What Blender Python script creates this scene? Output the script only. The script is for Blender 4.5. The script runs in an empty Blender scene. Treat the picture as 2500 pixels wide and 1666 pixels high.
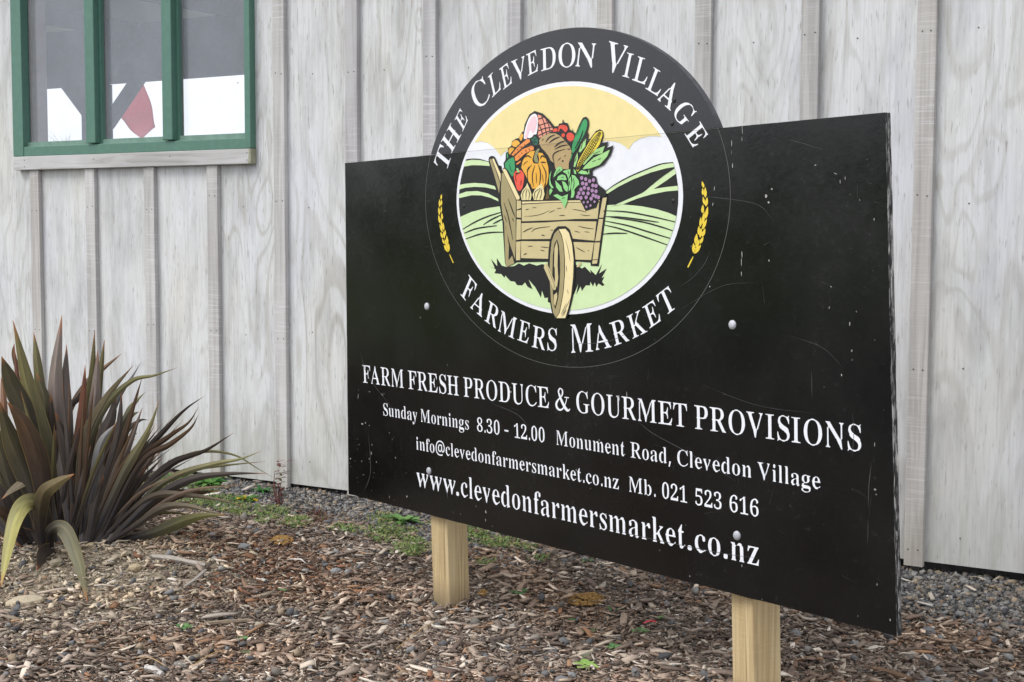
import bpy, math, random
import numpy as np
from mathutils import Vector, Matrix
from mathutils.geometry import tessellate_polygon

random.seed(7)
rng = np.random.default_rng(7)
SC = bpy.context.scene
COL = SC.collection

# ------------------------------------------------------------------ camera
EYE = np.array([0.0, 0.0, 1.255])
RT = np.array([[0.8419161762918741, 0.5395937939623666, 0.0039610119122763686],
               [0.04534995930196441, -0.06344015658410297, -0.9969547270181806],
               [-0.5376992963445092, 0.8395319434362719, -0.07788185065043161]])   # right, down, forward
FPX, CX, CY = 3517.448, 1250.0, 833.0
cam = bpy.data.cameras.new('camera')
cam.sensor_width = 36.0
cam.lens = FPX / 2500 * 36
cam.clip_start, cam.clip_end = 0.05, 800
cam_ob = bpy.data.objects.new('camera', cam)
COL.objects.link(cam_ob)
rot = Matrix(((RT[0][0], -RT[1][0], -RT[2][0]), (RT[0][1], -RT[1][1], -RT[2][1]), (RT[0][2], -RT[1][2], -RT[2][2])))
cam_ob.matrix_world = Matrix.Translation(Vector(EYE)) @ rot.to_4x4()
SC.camera = cam_ob

# ------------------------------------------------------------------ sky, sun, exposure
SUN_EL, SUN_AZ = math.radians(52), math.radians(215)       # soft light from behind the viewer's left shoulder
world = bpy.data.worlds.new('World')
SC.world = world
world.use_nodes = True
wn = world.node_tree
wn.nodes.clear()
sky = wn.nodes.new('ShaderNodeTexSky')
sky.sky_type = 'NISHITA'
sky.sun_disc = False
sky.sun_elevation = SUN_EL
sky.sun_rotation = SUN_AZ
sky.air_density, sky.dust_density, sky.ozone_density = 1.0, 4.0, 1.0
hsv = wn.nodes.new('ShaderNodeHueSaturation')
hsv.inputs['Saturation'].default_value = 0.12               # an even cloud sheet
bg = wn.nodes.new('ShaderNodeBackground')
bg.inputs['Strength'].default_value = 0.12
wo = wn.nodes.new('ShaderNodeOutputWorld')
wn.links.new(sky.outputs[0], hsv.inputs['Color'])
cloud = wn.nodes.new('ShaderNodeMix'); cloud.data_type = 'RGBA'
cloud.inputs[0].default_value = 0.72                        # thick even overcast over the clear sky
cloud.inputs[7].default_value = (6.2, 6.35, 6.75, 1)
wn.links.new(hsv.outputs[0], cloud.inputs[6])
wn.links.new(cloud.outputs[2], bg.inputs['Color'])
wn.links.new(bg.outputs[0], wo.inputs['Surface'])
sun = bpy.data.lights.new('sun', 'SUN')
sun.energy, sun.angle, sun.color = 0.9, math.radians(25), (1.0, 0.97, 0.93)
sun_ob = bpy.data.objects.new('sun', sun)
COL.objects.link(sun_ob)
sd = Vector((math.sin(SUN_AZ) * math.cos(SUN_EL), math.cos(SUN_AZ) * math.cos(SUN_EL), math.sin(SUN_EL)))
sun_ob.rotation_euler = sd.to_track_quat('Z', 'Y').to_euler()
sun_ob.location = (-4, -6, 9)
SC.view_settings.view_transform = 'Standard'
SC.view_settings.look = 'None'
SC.view_settings.gamma = 1
SC.view_settings.use_curve_mapping = False
SC.view_settings.exposure = 1.0

# ------------------------------------------------------------------ measuring helpers: a ray of the camera met with a real plane
def ray(x, y):
    return RT.T @ np.array([(x - CX) / FPX, (y - CY) / FPX, 1.0])
def on_plane(x, y, P, N):
    d = ray(x, y)
    return EYE + d * (np.dot(np.asarray(P) - EYE, N) / np.dot(d, N))
def proj(P):
    c = RT @ (np.asarray(P, float) - EYE)
    return CX + FPX * c[0] / c[2], CY + FPX * c[1] / c[2]
WY = 5.2                                                     # the shed wall stands at y = 5.2
def on_wall(x, y, out=0.0): return on_plane(x, y, (0, WY - out, 0), np.array([0, 1.0, 0]))
def on_ground(x, y, z=0.0): return on_plane(x, y, (0, 0, z), np.array([0, 0, 1.0]))
SGC = np.array([-2.1622, 3.6258, 0.9019])                    # sign: centre, along, up, out
SU = np.array([0.93982, -0.34140, 0.01410]); SU /= np.linalg.norm(SU)
SN = np.array([-0.34085, -0.93960, -0.03104]); SN -= SU * SN.dot(SU); SN /= np.linalg.norm(SN)
SV = np.cross(SN, SU)
SEAM = 0.5993
TILT = math.radians(2.0)                                     # the crest piece leans back a little
def uv(x, y):
    q = on_plane(x, y, SGC, SN) - SGC
    return float(q.dot(SU)), float(q.dot(SV))
def on_sign(u, v, h=0.0):
    if v > SEAM + 1e-7:
        k = v - SEAM
        return SGC + u * SU + SEAM * SV + k * (math.cos(TILT) * SV - math.sin(TILT) * SN) + h * (math.cos(TILT) * SN + math.sin(TILT) * SV)
    return SGC + u * SU + v * SV + h * SN
def u_at(px, v):
    a, b = -1.6, 1.6
    for _ in range(40):
        m = (a + b) / 2
        if proj(on_sign(m, v))[0] < px: a = m
        else: b = m
    return (a + b) / 2

# ------------------------------------------------------------------ object helpers
WORLD_LOC = {}
def tag(o, label=None, cat=None, group=None, kind=None):
    if label: o['label'] = label
    if cat: o['category'] = cat
    if group: o['group'] = group
    if kind: o['kind'] = kind
    return o
def put(o, parent, loc):
    loc = np.asarray(loc, float)
    COL.objects.link(o)
    if parent is not None:
        o.parent = parent
        o.location = Vector(loc - WORLD_LOC[parent.name])
    else:
        o.location = Vector(loc)
    WORLD_LOC[o.name] = loc
    return o
def empty(name, loc):
    o = bpy.data.objects.new(name, None)
    o.empty_display_size = 0.2
    return put(o, None, loc)
def mesh_ob(name, V, F, mat, parent=None, origin=None, smooth=False, col=None, mats=None, fm=None):
    """one mesh object from world-space vertices"""
    V = np.asarray(V, float)
    if origin is None:
        origin = (V.min(0) + V.max(0)) / 2
        origin[2] = V[:, 2].min()
    me = bpy.data.meshes.new(name)
    L = V - np.asarray(origin)
    if isinstance(F, np.ndarray):
        k = F.shape[1]
        me.vertices.add(len(L)); me.vertices.foreach_set('co', L.astype(np.float32).ravel())
        me.loops.add(F.size); me.loops.foreach_set('vertex_index', F.astype(np.int32).ravel())
        me.polygons.add(len(F)); me.polygons.foreach_set('loop_start', np.arange(0, F.size, k, dtype=np.int32))
        me.update(calc_edges=True)
    else:
        me.from_pydata([tuple(p) for p in L], [], [tuple(f) for f in F])
        me.update()
    if smooth:
        me.polygons.foreach_set('use_smooth', np.ones(len(me.polygons), bool))
    if col is not None:
        a = me.color_attributes.new('Col', 'FLOAT_COLOR', 'POINT')
        c = np.ones((len(V), 4), np.float32); c[:, :3] = col
        a.data.foreach_set('color', c.ravel())
    for m in (mats or [mat]):
        me.materials.append(m)
    if fm is not None:
        me.polygons.foreach_set('material_index', np.asarray(fm, np.int32))
    return put(bpy.data.objects.new(name, me), parent, origin)
BOXF = [(0, 3, 2, 1), (4, 5, 6, 7), (0, 1, 5, 4), (1, 2, 6, 5), (2, 3, 7, 6), (3, 0, 4, 7)]
def box(name, x0, x1, y0, y1, z0, z1, mat, parent=None, bev=0.0, dz0=None, **kw):
    """box with optional slim bevel; dz0 = second z for the x1 end of the bottom"""
    za = z0; zb = z0 if dz0 is None else dz0
    V = [(x0, y0, za), (x1, y0, zb), (x1, y1, zb), (x0, y1, za), (x0, y0, z1), (x1, y0, z1), (x1, y1, z1), (x0, y1, z1)]
    o = mesh_ob(name, V, BOXF, mat, parent, **kw)
    if bev: bevel(o, bev)
    return o
def bevel(o, w, seg=2):
    import bmesh
    bm = bmesh.new(); bm.from_mesh(o.data)
    bmesh.ops.bevel(bm, geom=list(bm.edges), offset=w, segments=seg, affect='EDGES', profile=0.5)
    bm.to_mesh(o.data); bm.free()

# ------------------------------------------------------------------ material helpers
class NT:
    def __init__(self, name):
        self.m = bpy.data.materials.new(name); self.m.use_nodes = True
        self.t = self.m.node_tree; self.t.nodes.clear()
        self.out = self.n('ShaderNodeOutputMaterial')
        self.b = self.n('ShaderNodeBsdfPrincipled')
        self.l(self.b.outputs[0], self.out.inputs['Surface'])
    def n(self, t, **kw):
        x = self.t.nodes.new(t)
        for k, v in kw.items(): setattr(x, k, v)
        return x
    def l(self, a, b): self.t.links.new(a, b)
    def pos(self, scale=(1, 1, 1), use='Object', rnd=0.0):
        tc = self.n('ShaderNodeTexCoord'); mp = self.n('ShaderNodeMapping')
        src = tc.outputs[use] if use != 'World' else self.n('ShaderNodeNewGeometry').outputs['Position']
        mp.inputs['Scale'].default_value = scale
        if rnd:
            oi = self.n('ShaderNodeObjectInfo'); mu = self.n('ShaderNodeMath', operation='MULTIPLY'); mu.inputs[1].default_value = rnd
            self.l(oi.outputs['Random'], mu.inputs[0])
            ad = self.n('ShaderNodeVectorMath', operation='ADD'); self.l(src, ad.inputs[0]); self.l(mu.outputs[0], ad.inputs[1]); src = ad.outputs[0]
        self.l(src, mp.inputs['Vector'])
        return mp.outputs[0]
    def noise(self, vec, scale=5, detail=4, rough=0.55, dist=0.0):
        x = self.n('ShaderNodeTexNoise'); x.inputs['Scale'].default_value = scale; x.inputs['Detail'].default_value = detail
        x.inputs['Roughness'].default_value = rough; x.inputs['Distortion'].default_value = dist
        self.l(vec, x.inputs['Vector']); return x.outputs['Fac']
    def ramp(self, fac, stops, mode='LINEAR'):
        r = self.n('ShaderNodeValToRGB'); e = r.color_ramp.elements; r.color_ramp.interpolation = mode
        while len(e) < len(stops): e.new(0.5)
        for q, (p, c) in zip(e, stops):
            q.position = p; q.color = (c, c, c, 1) if not hasattr(c, '__len__') else (*c, 1)
        self.l(fac, r.inputs[0]); return r.outputs[0]
    def mix(self, fac, a, b, mode='MIX'):
        x = self.n('ShaderNodeMix', data_type='RGBA', blend_type=mode)
        for s, v in ((x.inputs[0], fac), (x.inputs[6], a), (x.inputs[7], b)):
            if isinstance(v, bpy.types.NodeSocket): self.l(v, s)
            else: s.default_value = v if not hasattr(v, '__len__') else (*v, 1)
        return x.outputs[2]
    def math(self, op, a, b=None):
        x = self.n('ShaderNodeMath', operation=op)
        for s, v in zip(x.inputs, (a, b)):
            if v is None: continue
            if isinstance(v, bpy.types.NodeSocket): self.l(v, s)
            else: s.default_value = v
        return x.outputs[0]
    def bump(self, h, strength=0.3, dist=0.01):
        x = self.n('ShaderNodeBump'); x.inputs['Strength'].default_value = strength; x.inputs['Distance'].default_value = dist
        self.l(h, x.inputs['Height']); self.l(x.outputs[0], self.b.inputs['Normal'])
    def set(self, col=None, rough=None, spec=None, metal=None):
        for k, v in (('Base Color', col), ('Roughness', rough), ('Specular IOR Level', spec), ('Metallic', metal)):
            if v is None: continue
            s = self.b.inputs[k]
            if isinstance(v, bpy.types.NodeSocket): self.l(v, s)
            else: s.default_value = v if not hasattr(v, '__len__') else (*v, 1)
        return self.m
def srgb(r, g, b):
    return tuple((c / 255 / 12.92) if c / 255 <= 0.04045 else ((c / 255 + 0.055) / 1.055) ** 2.4 for c in (r, g, b))
def flat(name, c, rough=0.45, spec=0.35, var=0.06):
    t = NT(name); n = t.noise(t.pos((1, 1, 1), 'World'), 30, 3)
    a = tuple(x * (1 - var) for x in c); b = tuple(x * (1 + var) for x in c)
    return t.set(t.ramp(n, [(0.35, a), (0.65, b)]), rough, spec)
def vcol(name, rough=0.8, spec=0.25, bump=0.0, grain=None, trans=0.0):
    t = NT(name); a = t.n('ShaderNodeAttribute', attribute_name='Col'); c = a.outputs['Color']
    if grain:
        n = t.noise(t.pos((1, 1, 1), 'World'), grain, 4, 0.6)
        c = t.mix(0.55, c, t.ramp(n, [(0.3, 0.35), (0.7, 1.0)]), 'MULTIPLY')
        if bump: t.bump(n, bump, 0.003)
    t.set(c, rough, spec)
    if trans:
        t.b.inputs['Subsurface Weight'].default_value = 0
        tr = t.n('ShaderNodeBsdfTranslucent'); t.l(c, tr.inputs['Color'])
        ms = t.n('ShaderNodeMixShader'); ms.inputs[0].default_value = trans
        t.l(t.b.outputs[0], ms.inputs[1]); t.l(tr.outputs[0], ms.inputs[2]); t.l(ms.outputs[0], t.out.inputs['Surface'])
    return t.m

def mat_plywood():
    t = NT('weathered_plywood')
    p = t.pos((1, 1, 0.16), 'World', rnd=37.0)
    warp = t.noise(t.pos((1, 1, 0.35), 'World', rnd=37.0), 2.2, 2, 0.5)
    # peeled veneer rings
    rings = t.noise(t.pos((1, 1, 0.24), 'World', rnd=37.0), 4.2, 1.2, 0.4, 0.9)
    r1 = t.math('MULTIPLY', rings, 52.0)
    r2 = t.math('SINE', r1)
    r3 = t.ramp(r2, [(0.0, 0.0), (0.45, 0.12), (0.8, 0.75), (1.0, 1.0)])
    oi = t.n('ShaderNodeObjectInfo'); strong = t.ramp(oi.outputs['Random'], [(0.0, 0.25), (0.3, 1.0), (0.5, 0.45), (0.7, 1.15), (1.0, 0.3)])
    blot = t.noise(t.pos((1, 1, 0.22), 'World', rnd=37.0), 9.0, 5, 0.62)
    streak = t.noise(t.pos((1, 1, 0.05), 'World', rnd=11.0), 42.0, 4, 0.65)
    base = t.ramp(blot, [(0.24, srgb(168, 168, 167)), (0.38, srgb(192, 193, 193)), (0.52, srgb(207, 208, 208)), (0.75, srgb(213, 214, 216))])
    cast = t.noise(t.pos((1, 1, 0.4), 'World', rnd=23.0), 3.0, 3, 0.5)
    base = t.mix(0.75, base, t.ramp(cast, [(0.30, (1.0, 0.985, 0.94)), (0.42, (0.99, 1.0, 0.99)), (0.54, (0.99, 0.995, 1.02)), (0.68, (0.95, 0.96, 1.04))]), 'MULTIPLY')
    k = t.math('MULTIPLY', t.math('MULTIPLY', r3, strong), t.ramp(warp, [(0.36, 0.06), (0.60, 0.55)]))
    base = t.mix(k, base, srgb(158, 154, 147))
    smear = t.noise(t.pos((1, 1, 0.14), 'World', rnd=53.0), 19.0, 4, 0.6, 0.4)
    base = t.mix(t.ramp(smear, [(0.54, 0.0), (0.64, 0.20), (0.8, 0.36)]), base, srgb(158, 157, 154))
    base = t.mix(t.ramp(streak, [(0.60, 0.0), (0.76, 0.42)]), base, srgb(146, 144, 138))
    fleck = t.noise(t.pos((1, 1, 0.10), 'World', rnd=5.0), 150.0, 2, 0.5)
    base = t.mix(t.ramp(fleck, [(0.62, 0.0), (0.74, 0.6)]), base, srgb(122, 119, 112))
    fine = t.noise(t.pos((1, 1, 0.03), 'World', rnd=3.0), 130.0, 3, 0.6)
    base = t.mix(t.ramp(fine, [(0.45, 0.0), (0.7, 0.28)]), base, srgb(150, 148, 142))
    knot = t.n('ShaderNodeTexVoronoi', feature='DISTANCE_TO_EDGE'); knot.feature = 'F1'; knot.inputs['Scale'].default_value = 1.7; knot.inputs['Randomness'].default_value = 1.0
    t.l(t.pos((1, 1, 0.55), 'World', rnd=77.0), knot.inputs['Vector'])
    kd = t.math('ADD', knot.outputs['Distance'], t.math('MULTIPLY', rings, 0.06))
    kr = t.math('MULTIPLY', t.ramp(t.math('SINE', t.math('MULTIPLY', kd, 150.0)), [(0.3, 0.0), (0.9, 0.6)]), t.ramp(kd, [(0.05, 1.0), (0.13, 0.0)]))
    base = t.mix(kr, base, srgb(150, 143, 130))
    # tide of grime and green near the ground
    g = t.n('ShaderNodeNewGeometry'); sx = t.n('ShaderNodeSeparateXYZ'); t.l(g.outputs['Position'], sx.inputs[0])
    low = t.ramp(t.math('ADD', sx.outputs['Z'], t.math('MULTIPLY', blot, 0.35)), [(0.18, 0.30), (0.62, 0.0)])
    base = t.mix(low, base, srgb(150, 148, 128))
    t.bump(t.math('ADD', streak, t.math('MULTIPLY', r2, 0.2)), 0.12, 0.004)
    return t.set(base, 0.82, 0.2)
def mat_batten():
    t = NT('rough_sawn_batten')
    grain = t.noise(t.pos((1, 1, 0.035), 'World', rnd=31.0), 42.0, 3, 0.6, 0.6)
    saw = t.noise(t.pos((0.04, 0.04, 1), 'World', rnd=13.0), 170.0, 2, 0.6)
    blot = t.noise(t.pos((1, 1, 0.3), 'World', rnd=31.0), 5.0, 4, 0.6)
    c = t.ramp(blot, [(0.3, srgb(172, 170, 169)), (0.55, srgb(187, 186, 185)), (0.75, srgb(199, 198, 198))])
    c = t.mix(t.ramp(grain, [(0.46, 0.0), (0.62, 0.38)]), c, srgb(130, 127, 127))
    oi = t.n('ShaderNodeObjectInfo')
    c = t.mix(1.0, c, t.ramp(oi.outputs['Random'], [(0.0, (1.0, 0.99, 0.98)), (0.3, (0.98, 0.98, 1.01)), (0.5, (1.05, 1.045, 1.045)), (0.7, (0.92, 0.915, 0.91)), (0.85, (1.0, 0.985, 0.96))], 'CONSTANT'), 'MULTIPLY')
    band = t.noise(t.pos((0.2, 0.2, 1), 'World', rnd=71.0), 2.2, 2)
    c = t.mix(t.math('MULTIPLY', t.ramp(saw, [(0.52, 0.0), (0.66, 0.5)]), t.ramp(band, [(0.42, 0.15), (0.6, 1.0)])), c, srgb(214, 212, 214))
    g = t.n('ShaderNodeNewGeometry'); sx = t.n('ShaderNodeSeparateXYZ'); t.l(g.outputs['Position'], sx.inputs[0])
    low = t.ramp(t.math('ADD', sx.outputs['Z'], t.math('MULTIPLY', blot, 0.3)), [(0.2, 0.35), (0.55, 0.0)])
    c = t.mix(low, c, srgb(150, 140, 115))
    t.bump(t.math('ADD', saw, grain), 0.25, 0.003)
    return t.set(c, 0.85, 0.15)
def mat_sill():
    t = NT('weathered_sill_board')
    grain = t.noise(t.pos((0.05, 1, 1), 'World'), 40.0, 4, 0.6, 0.8)
    blot = t.noise(t.pos((0.4, 1, 1), 'World'), 4.0, 4, 0.6)
    c = t.ramp(blot, [(0.3, srgb(172, 171, 170)), (0.7, srgb(200, 200, 201))])
    c = t.mix(t.ramp(grain, [(0.5, 0.0), (0.68, 0.5)]), c, srgb(128, 122, 115))
    g = t.n('ShaderNodeNewGeometry'); sx = t.n('ShaderNodeSeparateXYZ'); t.l(g.outputs['Position'], sx.inputs[0])
    moss = t.ramp(t.math('ADD', sx.outputs['X'], t.math('MULTIPLY', blot, 0.04)), [(0.0, 0.0), (1.0, 0.0)])
    end = t.math('GREATER_THAN', t.math('ADD', sx.outputs['X'], t.math('MULTIPLY', blot, 0.05)), -4.782)
    c = t.mix(t.math('MULTIPLY', end, 0.6), c, srgb(120, 122, 70))
    t.bump(grain, 0.2, 0.003)
    return t.set(c, 0.85, 0.15)
def mat_pine():
    t = NT('treated_pine_post')
    tc = t.pos((1, 1, 0.03), 'Object', rnd=9.0)
    grain = t.noise(tc, 60.0, 3, 0.55, 1.2)
    big = t.noise(t.pos((1, 1, 0.12), 'Object', rnd=9.0), 9.0, 3)
    c = t.ramp(grain, [(0.36, srgb(172, 150, 113)), (0.5, srgb(186, 165, 126)), (0.66, srgb(195, 176, 139))])
    c = t.mix(t.ramp(big, [(0.5, 0.0), (0.75, 0.35)]), c, srgb(176, 166, 130))
    saw = t.noise(t.pos((0.05, 0.05, 1), 'Object'), 230.0, 2)
    c = t.mix(t.ramp(saw, [(0.58, 0.0), (0.72, 0.25)]), c, srgb(204, 188, 152))
    ck = t.noise(t.pos((1, 1, 0.012), 'Object', rnd=41.0), 13.0, 2, 0.5, 0.3)
    line = t.ramp(t.math('ABSOLUTE', t.math('SUBTRACT', ck, 0.53)), [(0.0, 1.0), (0.006, 0.75), (0.012, 0.0)])
    kn = t.noise(t.pos((1, 1, 0.4), 'Object', rnd=91.0), 7.0, 2)
    c = t.mix(t.math('MULTIPLY', line, t.ramp(kn, [(0.42, 0.0), (0.55, 0.8)])), c, srgb(92, 74, 50))
    c = t.mix(t.ramp(kn, [(0.66, 0.0), (0.76, 0.45)]), c, srgb(140, 112, 72))
    g = t.n('ShaderNodeNewGeometry'); sx = t.n('ShaderNodeSeparateXYZ'); t.l(g.outputs['Position'], sx.inputs[0])
    low = t.ramp(t.math('ADD', sx.outputs['Z'], t.math('MULTIPLY', big, 0.08)), [(0.03, 0.75), (0.12, 0.0)])
    c = t.mix(low, c, srgb(110, 96, 76))
    t.bump(t.math('ADD', grain, saw), 0.25, 0.003)
    return t.set(c, 0.8, 0.2)
def mat_board(name, base, rough0, rough1):
    t = NT(name)
    p = t.pos((1, 1, 1), 'World')
    cloud = t.noise(p, 2.6, 5, 0.6)
    fine = t.noise(p, 60.0, 4, 0.65)
    scr = t.noise(t.pos((5, 5, 60), 'World'), 6.0, 3, 0.6, 0.4)
    c = t.mix(t.ramp(cloud, [(0.35, 0.0), (0.7, 1.0)]), base, tuple(x * 1.7 + 0.002 for x in base))
    c = t.mix(t.ramp(fine, [(0.62, 0.0), (0.8, 0.07)]), c, (0.25, 0.25, 0.26))
    c = t.mix(t.ramp(scr, [(0.70, 0.0), (0.76, 0.10)]), c, (0.3, 0.3, 0.3))
    rr = t.ramp(t.math('ADD', t.math('MULTIPLY', cloud, 0.7), t.math('MULTIPLY', fine, 0.3)), [(0.3, rough0), (0.75, rough1)])
    t.bump(t.math('ADD', fine, t.math('MULTIPLY', cloud, 3.0)), 0.05, 0.004)
    return t.set(c, rr, 0.5)
def mat_edge():
    t = NT('worn_panel_edge')
    w = t.noise(t.pos((1, 1, 0.25), 'World'), 90.0, 4, 0.7)
    s = t.noise(t.pos((60, 60, 1.5), 'World'), 6.0, 4, 0.6)
    k = t.math('MULTIPLY', t.ramp(w, [(0.44, 0.0), (0.56, 1.0)]), t.ramp(s, [(0.46, 0.05), (0.58, 1.0)]))
    return t.set(t.mix(k, (0.012, 0.012, 0.013), (0.55, 0.54, 0.52)), 0.6, 0.3)
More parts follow.
